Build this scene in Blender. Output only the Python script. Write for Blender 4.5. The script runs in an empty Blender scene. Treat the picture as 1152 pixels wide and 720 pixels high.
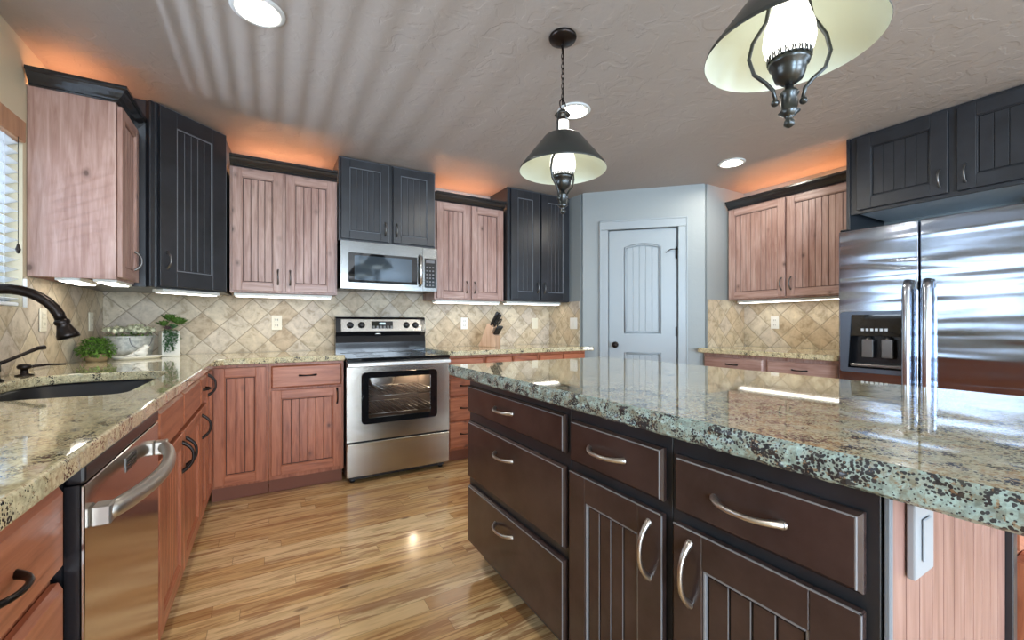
import bpy, bmesh, math, random
from mathutils import Vector, Matrix, noise
random.seed(7)
PI = math.pi
S = bpy.context.scene
COL = S.collection

# ------------------------------------------------------------------ camera
cam_d = bpy.data.cameras.new('camera')
cam = bpy.data.objects.new('camera', cam_d); COL.objects.link(cam)
cam.location = (0, 0, 1.13)
cam.rotation_euler = (PI / 2, 0, -0.525)
cam_d.sensor_width = 36
cam_d.lens = 36 * 471.36 / 1152
cam_d.shift_y = 4.58 / 1152
cam_d.clip_start = 0.02
S.camera = cam

# ------------------------------------------------------------------ colour management, world
S.view_settings.view_transform = 'Standard'
S.view_settings.look = 'None'
S.view_settings.exposure = 0.80
S.view_settings.gamma = 1.0
S.view_settings.use_curve_mapping = False
S.cycles.use_denoising = True
S.cycles.max_bounces = 8
S.cycles.diffuse_bounces = 4
S.cycles.glossy_bounces = 5
S.cycles.transmission_bounces = 6
S.cycles.caustics_reflective = False
S.cycles.caustics_refractive = False
S.cycles.sample_clamp_indirect = 6
world = bpy.data.worlds.new('daylight'); S.world = world
world.use_nodes = True
bg = world.node_tree.nodes['Background']
bg.inputs['Color'].default_value = (0.72, 0.86, 1.0, 1)
bg.inputs['Strength'].default_value = 2.2

# ------------------------------------------------------------------ large area lights (daylight at the windows, and an added blue fill)
def area(name, loc, direction, sx, sy, power, color, spread=PI):
    d = bpy.data.lights.new(name, 'AREA'); d.shape = 'RECTANGLE'; d.size = sx; d.size_y = sy
    d.energy = power; d.color = color; d.spread = spread
    o = bpy.data.objects.new(name, d); COL.objects.link(o); o.location = loc
    o.rotation_euler = Vector(direction).to_track_quat('-Z', 'Y').to_euler()
    return o
XL, XR, YB, YF, ZC = -0.97, 4.06, 3.785, -6.0, 2.418
DAY = (0.70, 0.84, 1.0)
area('daylight_patio', (1.9, YF - 0.25, 1.35), (0, 1, 0.10), 3.6, 2.0, 250, DAY)
area('daylight_sink_window', (-1.30, 1.95, 1.62), (1, 0, 0.05), 1.6, 0.8, 16, DAY)
area('daylight_off_the_ground', (-2.30, 1.9, 0.85), (1, 0, 0.62), 1.5, 0.03, 36, DAY)
area('daylight_side_window', (XR + 0.25, -1.9, 1.4), (-1, 0.1, 0), 1.8, 1.5, 25, DAY)
area('added_blue_fill', (XL - 0.30, -3.2, 1.35), (1, 0.45, 0.05), 1.7, 1.8, 210, (0.58, 0.79, 1.0))  # unseen light, added to turn the cabinets over the fridge bluer

# ------------------------------------------------------------------ mesh helpers
class MB:
    """collects shapes for ONE mesh object"""
    def __init__(self, mats):
        self.bm = bmesh.new()
        self.mats = mats if isinstance(mats, (list, tuple)) else [mats]
        self.M = Matrix.Identity(4)
    def _add(self, sub, mi=0, smooth=False):
        for f in sub.faces:
            f.material_index = mi; f.smooth = smooth
        me = bpy.data.meshes.new('t'); sub.transform(self.M); sub.to_mesh(me); sub.free()
        self.bm.from_mesh(me); bpy.data.meshes.remove(me)
        return self
    def box(self, x0, x1, y0, y1, z0, z1, mi=0, bev=0.0, seg=1):
        b = bmesh.new(); bmesh.ops.create_cube(b, size=1)
        b.transform(Matrix.Translation(((x0 + x1) / 2, (y0 + y1) / 2, (z0 + z1) / 2)) @ Matrix.Diagonal((abs(x1 - x0), abs(y1 - y0), abs(z1 - z0), 1)))
        if bev > 0:
            bmesh.ops.bevel(b, geom=b.edges[:], offset=bev, segments=seg, profile=0.5, affect='EDGES')
        return self._add(b, mi)
    def tube(self, pts, r, mi=0, n=10, cap=True, flat=1.0, up=None):
        pts = [Vector(p) for p in pts]
        rs = r if isinstance(r, (list, tuple)) else [r] * len(pts)
        b = bmesh.new(); rings = []
        prev = None
        for i, p in enumerate(pts):
            if i == 0: t = pts[1] - p
            elif i == len(pts) - 1: t = p - pts[i - 1]
            else: t = (pts[i + 1] - pts[i - 1])
            t.normalize()
            if prev is None:
                a = Vector(up) if up else (Vector((0, 0, 1)) if abs(t.z) < 0.9 else Vector((1, 0, 0)))
            else: a = prev
            u = (a - t * a.dot(t)).normalized(); prev = u
            v = t.cross(u)
            rings.append([b.verts.new(p + (u * math.cos(k * 2 * PI / n) * flat + v * math.sin(k * 2 * PI / n)) * rs[i]) for k in range(n)])
        for i in range(len(rings) - 1):
            for k in range(n):
                b.faces.new((rings[i][k], rings[i][(k + 1) % n], rings[i + 1][(k + 1) % n], rings[i + 1][k]))
        if cap:
            b.faces.new(rings[0][::-1]); b.faces.new(rings[-1])
        bmesh.ops.recalc_face_normals(b, faces=b.faces[:])
        return self._add(b, mi, True)
    def lathe(self, prof, mi=0, n=32, c=(0, 0, 0), smooth=True, axis=None):
        """prof: (r, z) pairs"""
        b = bmesh.new(); rings = []
        for r, z in prof:
            if r < 1e-6: rings.append([b.verts.new((0, 0, z))])
            else: rings.append([b.verts.new((r * math.cos(2 * PI * k / n), r * math.sin(2 * PI * k / n), z)) for k in range(n)])
        for A, B in zip(rings, rings[1:]):
            for k in range(n):
                q = [A[k % len(A)], A[(k + 1) % len(A)], B[(k + 1) % len(B)], B[k % len(B)]]
                s = []
                for v in q:
                    if v not in s: s.append(v)
                if len(s) > 2: b.faces.new(s)
        bmesh.ops.recalc_face_normals(b, faces=b.faces[:])
        M = Matrix.Translation(c)
        if axis: M = M @ Vector(axis).to_track_quat('Z', 'Y').to_matrix().to_4x4()
        b.transform(M)
        return self._add(b, mi, smooth)
    def ball(self, c, r, mi=0, sub=2, sc=(1, 1, 1)):
        b = bmesh.new(); bmesh.ops.create_icosphere(b, subdivisions=sub, radius=r)
        b.transform(Matrix.Translation(c) @ Matrix.Diagonal((*sc, 1)))
        return self._add(b, mi, True)
    def poly_prism(self, loop, z0, z1, holes=(), mi=0, mi_side=None):
        """extruded outline in XY, may hold holes"""
        b = bmesh.new(); es = []
        for L in [loop] + list(holes):
            vs = [b.verts.new((x, y, z0)) for x, y in L]
            es += [b.edges.new((vs[i], vs[(i + 1) % len(vs)])) for i in range(len(vs))]
        bmesh.ops.triangle_fill(b, use_beauty=True, use_dissolve=False, edges=es)
        ex = bmesh.ops.extrude_face_region(b, geom=b.faces[:])
        bmesh.ops.translate(b, verts=[v for v in ex['geom'] if isinstance(v, bmesh.types.BMVert)], vec=(0, 0, z1 - z0))
        bmesh.ops.recalc_face_normals(b, faces=b.faces[:])
        return self._add(b, mi)
    def sweep(self, path, prof, side=1, mi=0, closed=False):
        """path: XY points, prof: (out, z); 'out' goes to the right of the path when side=1"""
        P = [Vector((x, y)) for x, y in path]; n = len(P); b = bmesh.new(); rows = []
        for i, p in enumerate(P):
            d0 = (P[i] - P[i - 1]).normalized() if i > 0 else None
            d1 = (P[i + 1] - P[i]).normalized() if i < n - 1 else None
            if d0 is None: d0 = d1
            if d1 is None: d1 = d0
            n0 = Vector((d0.y, -d0.x)) * side; n1 = Vector((d1.y, -d1.x)) * side
            m = n0 + n1; m = m / (m.length_squared / 2) if m.length > 1e-6 else n0
            rows.append([b.verts.new((p.x + m.x * o, p.y + m.y * o, z)) for o, z in prof])
        k = len(prof)
        for A, B in zip(rows, rows[1:]):
            for j in range(k):
                b.faces.new((A[j], A[(j + 1) % k], B[(j + 1) % k], B[j]))
        b.faces.new(rows[0][::-1]); b.faces.new(rows[-1])
        bmesh.ops.recalc_face_normals(b, faces=b.faces[:])
        return self._add(b, mi)
    def build(self, name, parent=None, loc=None):
        me = bpy.data.meshes.new(name); self.bm.to_mesh(me); self.bm.free()
        for m in self.mats: me.materials.append(m)
        o = bpy.data.objects.new(name, me); COL.objects.link(o)
        if parent: o.parent = parent
        if loc: o.location = loc
        return o

def thing(name, label, cat, loc=(0, 0, 0), rot=0.0, group=None):
    o = bpy.data.objects.new(name, None); COL.objects.link(o)
    o.empty_display_size = 0.1
    o.location = loc; o.rotation_euler = (0, 0, rot); o['label'] = label; o['category'] = cat
    if group: o['group'] = group
    return o
def tag(o, label, cat, group=None):
    o['label'] = label; o['category'] = cat
    if group: o['group'] = group
    return o
def struct(o, label=None):
    o['kind'] = 'structure'
    if label: o['label'] = label
    return o
def copy_tree(o, parent=None):
    c = o.copy(); COL.objects.link(c); c.parent = parent
    for ch in o.children: copy_tree(ch, c)
    return c

# ------------------------------------------------------------------ materials
class NT:
    def __init__(self, name):
        self.m = bpy.data.materials.new(name); self.m.use_nodes = True
        self.t = self.m.node_tree; self.p = self.t.nodes['Principled BSDF']
    def n(self, typ, **kw):
        nd = self.t.nodes.new(typ)
        for k, v in kw.items():
            if hasattr(nd, k): setattr(nd, k, v)
        return nd
    def l(self, a, b): self.t.links.new(a, b)
    def setin(self, node, key, val):
        if hasattr(val, 'is_output') or isinstance(val, bpy.types.NodeSocket): self.l(val, node.inputs[key])
        else: node.inputs[key].default_value = val
    def math(self, op, a, b=None, c=None, clamp=False):
        nd = self.n('ShaderNodeMath'); nd.operation = op; nd.use_clamp = clamp
        for i, v in enumerate((a, b, c)):
            if v is not None: self.setin(nd, i, v)
        return nd.outputs[0]
    def vec(self, x, y, z):
        nd = self.n('ShaderNodeCombineXYZ')
        for i, v in enumerate((x, y, z)): self.setin(nd, i, v)
        return nd.outputs[0]
    def coords(self, world=False, rnd=0.0):
        if world:
            g = self.n('ShaderNodeNewGeometry').outputs['Position']
        else:
            g = self.n('ShaderNodeTexCoord').outputs['Object']
        if rnd:
            oi = self.n('ShaderNodeObjectInfo').outputs['Random']
            k = self.math('MULTIPLY', oi, rnd)
            va = self.n('ShaderNodeVectorMath'); va.operation = 'ADD'
            self.l(g, va.inputs[0]); self.l(self.vec(k, self.math('MULTIPLY', k, 1.7), self.math('MULTIPLY', k, 2.3)), va.inputs[1])
            g = va.outputs[0]
        return g
    def scale(self, v, s):
        m = self.n('ShaderNodeMapping'); self.l(v, m.inputs['Vector']); m.inputs['Scale'].default_value = s
        return m.outputs[0]
    def noise(self, v, scale, detail=4, rough=0.55, dist=0.0):
        nd = self.n('ShaderNodeTexNoise'); self.l(v, nd.inputs['Vector'])
        nd.inputs['Scale'].default_value = scale; nd.inputs['Detail'].default_value = detail
        nd.inputs['Roughness'].default_value = rough; nd.inputs['Distortion'].default_value = dist
        return nd.outputs['Fac']
    def voronoi(self, v, scale, feature='F1', rnd=1.0, out='Distance'):
        nd = self.n('ShaderNodeTexVoronoi'); nd.feature = feature; self.l(v, nd.inputs['Vector'])
        nd.inputs['Scale'].default_value = scale; nd.inputs['Randomness'].default_value = rnd
        return nd.outputs[out]
    def ramp(self, f, stops, interp='LINEAR'):
        nd = self.n('ShaderNodeValToRGB'); self.setin(nd, 0, f); nd.color_ramp.interpolation = interp
        e = nd.color_ramp.elements
        while len(e) < len(stops): e.new(0.5)
        for el, (p, c) in zip(e, stops):
            el.position = p; el.color = (*c, 1) if len(c) == 3 else c
        return nd.outputs[0]
    def mix(self, f, a, b, typ='MIX'):
        nd = self.n('ShaderNodeMix'); nd.data_type = 'RGBA'; nd.blend_type = typ
        self.setin(nd, 0, f)
        for i, v in ((6, a), (7, b)):
            if isinstance(v, tuple): nd.inputs[i].default_value = (*v, 1) if len(v) == 3 else v
            else: self.l(v, nd.inputs[i])
        return nd.outputs[2]
    def bump(self, h, strength=0.3, dist=0.01):
        nd = self.n('ShaderNodeBump'); self.l(h, nd.inputs['Height'])
        nd.inputs['Strength'].default_value = strength; nd.inputs['Distance'].default_value = dist
        self.l(nd.outputs[0], self.p.inputs['Normal'])
    def set(self, **kw):
        for k, v in kw.items():
            k = {'color': 'Base Color', 'rough': 'Roughness', 'metal': 'Metallic', 'spec': 'Specular IOR Level', 'coat': 'Coat Weight',
                 'coatr': 'Coat Roughness', 'trans': 'Transmission Weight', 'ior': 'IOR', 'ecol': 'Emission Color', 'estr': 'Emission Strength', 'alpha': 'Alpha'}[k]
            if isinstance(v, tuple): self.p.inputs[k].default_value = (*v, 1) if len(v) == 3 else v
            elif isinstance(v, (int, float)): self.p.inputs[k].default_value = v
            else: self.l(v, self.p.inputs[k])
        return self

def simple(name, color, rough=0.5, metal=0.0, **kw):
    return NT(name).set(color=color, rough=rough, metal=metal, **kw).m
def emit(name, color, strength):
    return NT(name).set(color=(0.8, 0.8, 0.8), ecol=color, estr=strength).m

def wood(name, dark, mid, light, rough=0.38, axis='z', knots=True, blotch=0.5, coat=0.15):
    t = NT(name); v = t.coords(rnd=13.0)
    s = {'z': (20, 20, 1.5), 'x': (1.5, 20, 20)}[axis]
    vs = t.scale(v, s)
    g = t.noise(vs, 2.2, 6, 0.62, 0.6)
    big = t.noise(t.scale(v, {'z': (3, 3, 1), 'x': (1, 3, 3)}[axis]), 2.0, 3, 0.5)
    f = t.math('ADD', t.math('MULTIPLY', g, 1 - blotch * 0.5), t.math('MULTIPLY', big, blotch * 0.5))
    col = t.ramp(f, [(0.32, dark), (0.48, mid), (0.66, light)])
    if knots:
        kd = t.voronoi(t.scale(v, {'z': (1.5, 1.5, 1), 'x': (1, 1.5, 1.5)}[axis]), 5.2)
        wob = t.math('ADD', kd, t.math('MULTIPLY', t.noise(v, 30, 2), 0.05))
        k = t.ramp(wob, [(0.075, (1, 1, 1)), (0.11, (0.45, 0.45, 0.45)), (0.20, (0, 0, 0))])
        col = t.mix(t.math('MULTIPLY', k, 0.75), col, tuple(c * 0.22 for c in dark))
    t.set(color=col, rough=rough, coat=coat, coatr=0.25)
    t.bump(g, 0.06, 0.003)
    return t.m

ALD_B = wood('alder_base', (0.22, 0.062, 0.028), (0.40, 0.130, 0.062), (0.53, 0.20, 0.105))
ALD_BX = wood('alder_base_horizontal', (0.22, 0.062, 0.028), (0.40, 0.130, 0.062), (0.53, 0.20, 0.105), axis='x')
ALD_U = wood('alder_wall_units', (0.25, 0.125, 0.095), (0.40, 0.245, 0.205), (0.55, 0.385, 0.335), blotch=0.8)
ALD_UX = wood('alder_wall_units_horizontal', (0.25, 0.125, 0.095), (0.40, 0.245, 0.205), (0.55, 0.385, 0.335), axis='x', blotch=0.8)
ALD_E = wood('alder_end_panel', (0.19, 0.085, 0.065), (0.30, 0.155, 0.125), (0.40, 0.235, 0.195))
GLAZE = simple('dark_glaze', (0.040, 0.014, 0.010), 0.6)
TOEM = simple('toe_kick_dark_alder', (0.25, 0.085, 0.045), 0.5)  # toe boards, a darker brown than the alder fronts
def paint(name, c, c2, rough):
    t = NT(name); v = t.coords(rnd=5.0)
    n = t.noise(v, 7, 5, 0.6)
    t.set(color=t.ramp(n, [(0.35, c), (0.65, c2)]), rough=t.math('ADD', t.math('MULTIPLY', n, 0.15), rough - 0.07), coat=0.2, coatr=0.3)
    t.bump(t.noise(t.scale(v, (20, 20, 3)), 3, 3), 0.05, 0.002)
    return t.m
BLK = paint('black_paint', (0.014, 0.016, 0.020), (0.023, 0.026, 0.033), 0.32)
BLK_EDGE = simple('black_edge_highlight', (0.20, 0.22, 0.25), 0.38)  # pale tone stands in for light caught on black edges
CRN = simple('crown_black', (0.018, 0.018, 0.020), 0.22, coat=0.4)
BLK_DEEP = simple('black_groove', (0.006, 0.006, 0.008), 0.7)
ESP = paint('espresso_paint', (0.036, 0.021, 0.019), (0.060, 0.037, 0.034), 0.22)
ESP_EDGE = simple('espresso_edge_highlight', (0.26, 0.26, 0.28), 0.4)  # pale tone stands in for bevel highlights on the espresso fronts
BRONZE = simple('oil_rubbed_bronze', (0.028, 0.022, 0.02), 0.32, 0.85)
NICKEL = simple('brushed_nickel', (0.60, 0.57, 0.55), 0.30, 1.0)
PEWTER = simple('dark_pewter', (0.22, 0.215, 0.21), 0.33, 0.95)
BLKPL = simple('black_plastic', (0.012, 0.012, 0.014), 0.25)
BLKGL = simple('black_glass', (0.008, 0.009, 0.011), 0.04, 0, coat=0.5, coatr=0.02)
WHITE = simple('white_plastic', (0.78, 0.78, 0.76), 0.4)
PLW = simple('grey_white_plastic', (0.36, 0.38, 0.41), 0.4)
ALMOND = simple('almond_plastic', (0.74, 0.70, 0.58), 0.4)
TRIMW = simple('white_trim_paint', (0.36, 0.415, 0.455), 0.35)

def steel(name, base=(0.60, 0.60, 0.60), rough=0.25, wave=0.0, axis='x'):
    t = NT(name); v = t.coords()
    fine = t.noise(t.scale(v, (1.5, 1.5, 260) if axis == 'x' else (260, 260, 1.5)), 3, 3, 0.6)
    t.set(color=base, metal=1.0, rough=t.math('ADD', t.math('MULTIPLY', fine, 0.10), rough - 0.05))
    if wave:
        w = t.noise(t.scale(v, (0.6, 0.6, 5.5)), 1.7, 1, 0.4, 0.6)
        h = t.math('ADD', t.math('MULTIPLY', w, wave), t.math('MULTIPLY', fine, 0.00006))
        t.bump(h, 1.0, 1.0)
    else:
        t.bump(fine, 0.04, 0.002)
    return t.m
STEEL = steel('stainless_steel', (0.50, 0.465, 0.415), 0.22)
MSTEEL = steel('microwave_stainless', (0.235, 0.24, 0.235), 0.2)
FSTEEL = steel('fridge_stainless', (0.34, 0.39, 0.47), 0.12, wave=0.007)
DSTEEL = steel('dishwasher_stainless', (0.62, 0.58, 0.53), 0.10)
def glass_mat():
    t = NT('clear_glass'); out = t.t.nodes['Material Output']
    tr = t.n('ShaderNodeBsdfTransparent'); gl = t.n('ShaderNodeBsdfGlossy'); gl.inputs['Roughness'].default_value = 0.02
    fz = t.n('ShaderNodeFresnel'); fz.inputs['IOR'].default_value = 1.45; mx = t.n('ShaderNodeMixShader')
    t.l(fz.outputs[0], mx.inputs[0]); t.l(tr.outputs[0], mx.inputs[1]); t.l(gl.outputs[0], mx.inputs[2]); t.l(mx.outputs[0], out.inputs['Surface'])
    return t.m
GLASS = glass_mat()

def granite(name, base_a, base_b, brown, spot=0.5, scale=1.0, rough=0.045):
    t = NT(name); v = t.coords(world=True)
    a = t.noise(v, 16 * scale, 4, 0.6, 0.6)
    col = t.ramp(a, [(0.34, brown), (0.46, base_a), (0.60, base_b), (0.74, (0.62, 0.62, 0.56))])
    g = t.noise(v, 95 * scale, 3, 0.7)
    col = t.mix(t.ramp(g, [(0.42, (0, 0, 0)), (0.62, (1, 1, 1))]), col, tuple(min(1, c * 1.55) for c in base_b), 'MIX')
    # dark mineral specks, gathered in patches
    d = t.voronoi(v, 190 * scale); patch = t.noise(v, 22 * scale, 3, 0.6, 0.4)
    thr = t.ramp(patch, [(0.40, (0.0, 0.0, 0.0)), (0.66, (0.55, 0.55, 0.55))])
    dn = t.math('ADD', d, t.math('MULTIPLY', t.noise(v, 300 * scale, 2), 0.25))
    m = t.math('GREATER_THAN', t.math('ADD', thr, spot * 0.42), dn)
    col = t.mix(m, col, (0.022, 0.024, 0.032))
    m2 = t.math('GREATER_THAN', t.noise(t.scale(v, (1, 1, 1)), 120 * scale, 2, 0.6), 0.64)
    col = t.mix(t.math('MULTIPLY', m2, 0.7), col, (0.30, 0.19, 0.10))
    t.set(color=col, rough=rough, spec=0.65, coat=0.5, coatr=0.02)
    return t.m
GRAN = granite('granite_polished', (0.58, 0.50, 0.31), (0.52, 0.47, 0.30), (0.45, 0.33, 0.18), 0.38, rough=0.05)
GRANI = granite('granite_island', (0.46, 0.37, 0.22), (0.38, 0.38, 0.27), (0.40, 0.24, 0.10), 0.55)
GRANE = granite('granite_chiselled_edge', (0.30, 0.33, 0.28), (0.25, 0.34, 0.325), (0.29, 0.25, 0.16), 0.80, 1.05, 0.35)

# ------------------------------------------------------------------ setting materials
def floor_mat():
    t = NT('hickory_planks'); g = t.coords(world=True)
    sp = t.n('ShaderNodeSeparateXYZ'); t.l(g, sp.inputs[0]); x, y = sp.outputs[0], sp.outputs[1]
    W = 0.076
    row = t.math('FLOOR', t.math('DIVIDE', y, W))
    wn = t.n('ShaderNodeTexWhiteNoise'); wn.noise_dimensions = '1D'; t.l(row, wn.inputs['W'])
    xo = t.math('DIVIDE', t.math('ADD', x, t.math('MULTIPLY', wn.outputs['Value'], 7.3)), 0.95)
    colm = t.math('FLOOR', xo)
    w2 = t.n('ShaderNodeTexWhiteNoise'); w2.noise_dimensions = '2D'; t.l(t.vec(row, colm, 0), w2.inputs['Vector'])
    r = w2.outputs['Value']
    gv = t.vec(t.math('ADD', x, t.math('MULTIPLY', r, 31.0)), y, t.math('MULTIPLY', r, 9.0))
    grain = t.noise(t.scale(gv, (1.3, 15, 1)), 2.4, 6, 0.62, 0.8)
    streak = t.noise(t.scale(gv, (0.9, 10, 1)), 1.9, 4, 0.6, 1.6)
    base = t.ramp(r, [(0.0, (0.58, 0.33, 0.14)), (0.25, (0.74, 0.47, 0.21)), (0.62, (0.84, 0.58, 0.29)), (1.0, (0.92, 0.70, 0.40))])
    gr = t.ramp(grain, [(0.33, (0.58, 0.48, 0.40)), (0.5, (0.95, 0.94, 0.92)), (0.7, (1.08, 1.08, 1.08))])
    col = t.mix(1.0, base, gr, 'MULTIPLY')
    st = t.ramp(streak, [(0.52, (0, 0, 0)), (0.60, (1, 1, 1))])
    col = t.mix(t.math('MULTIPLY', st, 0.75), col, (0.36, 0.16, 0.065))
    kn = t.voronoi(t.scale(g, (1.0, 2.6, 1)), 3.1)
    kk = t.ramp(t.math('ADD', kn, t.math('MULTIPLY', grain, 0.05)), [(0.075, (1, 1, 1)), (0.14, (0, 0, 0))])
    col = t.mix(t.math('MULTIPLY', kk, 0.8), col, (0.13, 0.06, 0.03))
    fy = t.math('FRACT', t.math('DIVIDE', y, W)); fx = t.math('FRACT', xo)
    ey = t.math('LESS_THAN', t.math('MINIMUM', fy, t.math('SUBTRACT', 1.0, fy)), 0.014)
    ex = t.math('LESS_THAN', t.math('MINIMUM', fx, t.math('SUBTRACT', 1.0, fx)), 0.0014)
    e = t.math('MAXIMUM', ey, ex)
    col = t.mix(t.math('MULTIPLY', e, 0.5), col, (0.20, 0.10, 0.045))
    t.set(color=col, rough=t.math('ADD', t.math('MULTIPLY', grain, 0.12), 0.17), coat=0.3, coatr=0.12)
    t.bump(t.math('SUBTRACT', t.math('MULTIPLY', grain, 0.2), e), 0.12, 0.002)
    return t.m
FLOOR = floor_mat()

def tile_mat(name, axis, tint=(1, 1, 1)):
    t = NT(name); g = t.coords(world=True)
    sp = t.n('ShaderNodeSeparateXYZ'); t.l(g, sp.inputs[0])
    if axis == 'd':  a = t.math('MULTIPLY', t.math('SUBTRACT', sp.outputs[0], sp.outputs[1]), 0.7071)
    else: a = sp.outputs[{'x': 0, 'y': 1}[axis]]
    z = sp.outputs[2]; W = 0.1475 * math.sqrt(2)
    wob = t.math('MULTIPLY', t.noise(g, 9, 2), 0.012)
    a = t.math('ADD', a, wob)
    u = t.math('DIVIDE', t.math('ADD', a, t.math('ADD', z, 0.035)), W)
    v = t.math('DIVIDE', t.math('SUBTRACT', a, t.math('ADD', z, 0.035)), W)
    iu, iv = t.math('FLOOR', u), t.math('FLOOR', v)
    fu, fv = t.math('FRACT', u), t.math('FRACT', v)
    w2 = t.n('ShaderNodeTexWhiteNoise'); w2.noise_dimensions = '2D'; t.l(t.vec(iu, iv, 0), w2.inputs['Vector'])
    r = w2.outputs['Value']
    mu = t.math('MINIMUM', fu, t.math('SUBTRACT', 1.0, fu)); mv = t.math('MINIMUM', fv, t.math('SUBTRACT', 1.0, fv))
    d = t.math('MINIMUM', mu, mv)
    d = t.math('ADD', d, t.math('MULTIPLY', t.math('SUBTRACT', t.noise(g, 40, 3), 0.5), 0.02))
    base = t.ramp(r, [(0, (0.44, 0.35, 0.26)), (0.35, (0.53, 0.455, 0.36)), (0.7, (0.59, 0.53, 0.445)), (1, (0.49, 0.43, 0.385))])
    cl = t.noise(g, 14, 5, 0.65, 0.5)
    base = t.mix(1.0, base, t.ramp(cl, [(0.34, (0.66, 0.62, 0.55)), (0.48, (0.98, 0.98, 0.96)), (0.66, (1.2, 1.2, 1.18))]), 'MULTIPLY')
    pit = t.noise(g, 90, 3, 0.6)
    base = t.mix(t.math('MULTIPLY', t.math('GREATER_THAN', pit, 0.66), 0.35), base, (0.22, 0.15, 0.09))
    base = t.mix(1.0, base, tint, 'MULTIPLY')
    gm = t.ramp(d, [(0.014, (1, 1, 1)), (0.026, (0, 0, 0))])
    col = t.mix(t.math('MULTIPLY', gm, 0.85), base, (0.30, 0.25, 0.18))
    t.set(color=col, rough=0.5, spec=0.4)
    h = t.math('ADD', t.ramp(d, [(0.0, (0, 0, 0)), (0.07, (1, 1, 1))]), t.math('MULTIPLY', cl, 0.5))
    t.bump(h, 0.5, 0.004)
    return t.m
TILEX, TILEY = tile_mat('travertine_x', 'x', (1.05, 1.035, 0.98)), tile_mat('travertine_y', 'y', (1.05, 1.035, 0.98))

def plaster(name, c, strength, scale=7, rough=0.75):
    t = NT(name); v = t.coords(world=True)
    n1 = t.noise(v, scale, 3, 0.5, 0.9)
    k = t.ramp(n1, [(0.47, (0, 0, 0)), (0.53, (1, 1, 1))])
    h = t.math('ADD', t.math('MULTIPLY', k, 0.6), t.math('MULTIPLY', t.noise(v, 45, 3, 0.6), 0.5))
    t.set(color=c, rough=rough); t.bump(h, strength, 0.004)
    return t.m
CEIL = plaster('ceiling_texture', (0.40, 0.365, 0.35), 0.35, 9, 0.55)
WALL = plaster('wall_paint', (0.33, 0.37, 0.385), 0.12, 14, 0.5)
WALLC = plaster('wall_paint_cream', (0.60, 0.53, 0.38), 0.12, 14, 0.5)

# ================================================================== SETTING
b = MB(FLOOR).box(XL - 0.2, XR + 0.2, YF - 0.2, YB + 0.2, -0.1, 0); struct(b.build('floor'), 'wide hickory plank floor')
b = MB(CEIL).box(XL - 0.2, XR + 0.2, YF - 0.2, YB + 0.2, ZC, ZC + 0.1); struct(b.build('ceiling'), 'grey knockdown textured ceiling')
b = MB(WALL).box(XL - 0.2, XR + 0.2, YB, YB + 0.15, 0, ZC); struct(b.build('wall_back'))
# left wall with the window over the sink
WY0, WY1, WZ0, WZ1 = 1.15, 2.762, 1.207, 2.05
b = MB(WALLC); T = 0.16
b.box(XL - T, XL, -2.3, WY0, 0, ZC); b.box(XL - T, XL, YF, -4.1, 0, ZC); b.box(XL - T, XL, -4.1, -2.3, 0, 0.35); b.box(XL - T, XL, -4.1, -2.3, 2.15, ZC); b.box(XL - T, XL, WY1, YB, 0, ZC)  # the opening behind the camera is added for the blue fill
b.box(XL - T, XL, WY0, WY1, 0, WZ0); b.box(XL - T, XL, WY0, WY1, WZ1, ZC)
struct(b.build('wall_left'))
# right wall with a window behind the camera
b = MB(WALL)
b.box(XR, XR + .15, -1.0, YB, 0, ZC); b.box(XR, XR + .15, YF, -2.8, 0, ZC)
b.box(XR, XR + .15, -2.8, -1.0, 0, 0.65); b.box(XR, XR + .15, -2.8, -1.0, 2.15, ZC)
struct(b.build('wall_right'))
# wall behind the camera with a patio window
b = MB(WALL)
b.box(XL - .16, 0.1, YF - .15, YF, 0, ZC); b.box(3.7, XR + .15, YF - .15, YF, 0, ZC)
b.box(0.1, 3.7, YF - .15, YF, 2.2, ZC); b.box(0.1, 3.7, YF - .15, YF, 0, 0.25)
struct(b.build('wall_front'))
# pantry in the far right corner
PX, PY, QX, QY = 2.67, 3.22, 3.454, 2.436
b = MB(WALL).box(PX, PX + 0.1, PY + 0.03, YB, 0, ZC); struct(b.build('wall_pantry_side'))
b = MB(WALL).box(QX + 0.03, XR, QY, QY + 0.1, 0, ZC); struct(b.build('wall_pantry_return'))
DL = math.hypot(QX - PX, QY - PY)          # diagonal wall length
def dframe(): return Matrix.Translation((PX, PY, 0)) @ Matrix.Rotation(-PI / 4, 4, 'Z')
def along(x, y): return ((x - PX) - (y - PY)) / math.sqrt(2)
d0, d1 = along(2.847, 3.043), along(3.287, 2.603)
b = MB(WALL); b.M = dframe()
b.box(0, d0 - 0.005, 0, 0.1, 0, ZC); b.box(d1 + 0.005, DL, 0, 0.1, 0, ZC); b.box(d0 - 0.005, d1 + 0.005, 0, 0.1, 2.038, ZC)
struct(b.build('wall_pantry_diagonal'))
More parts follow.
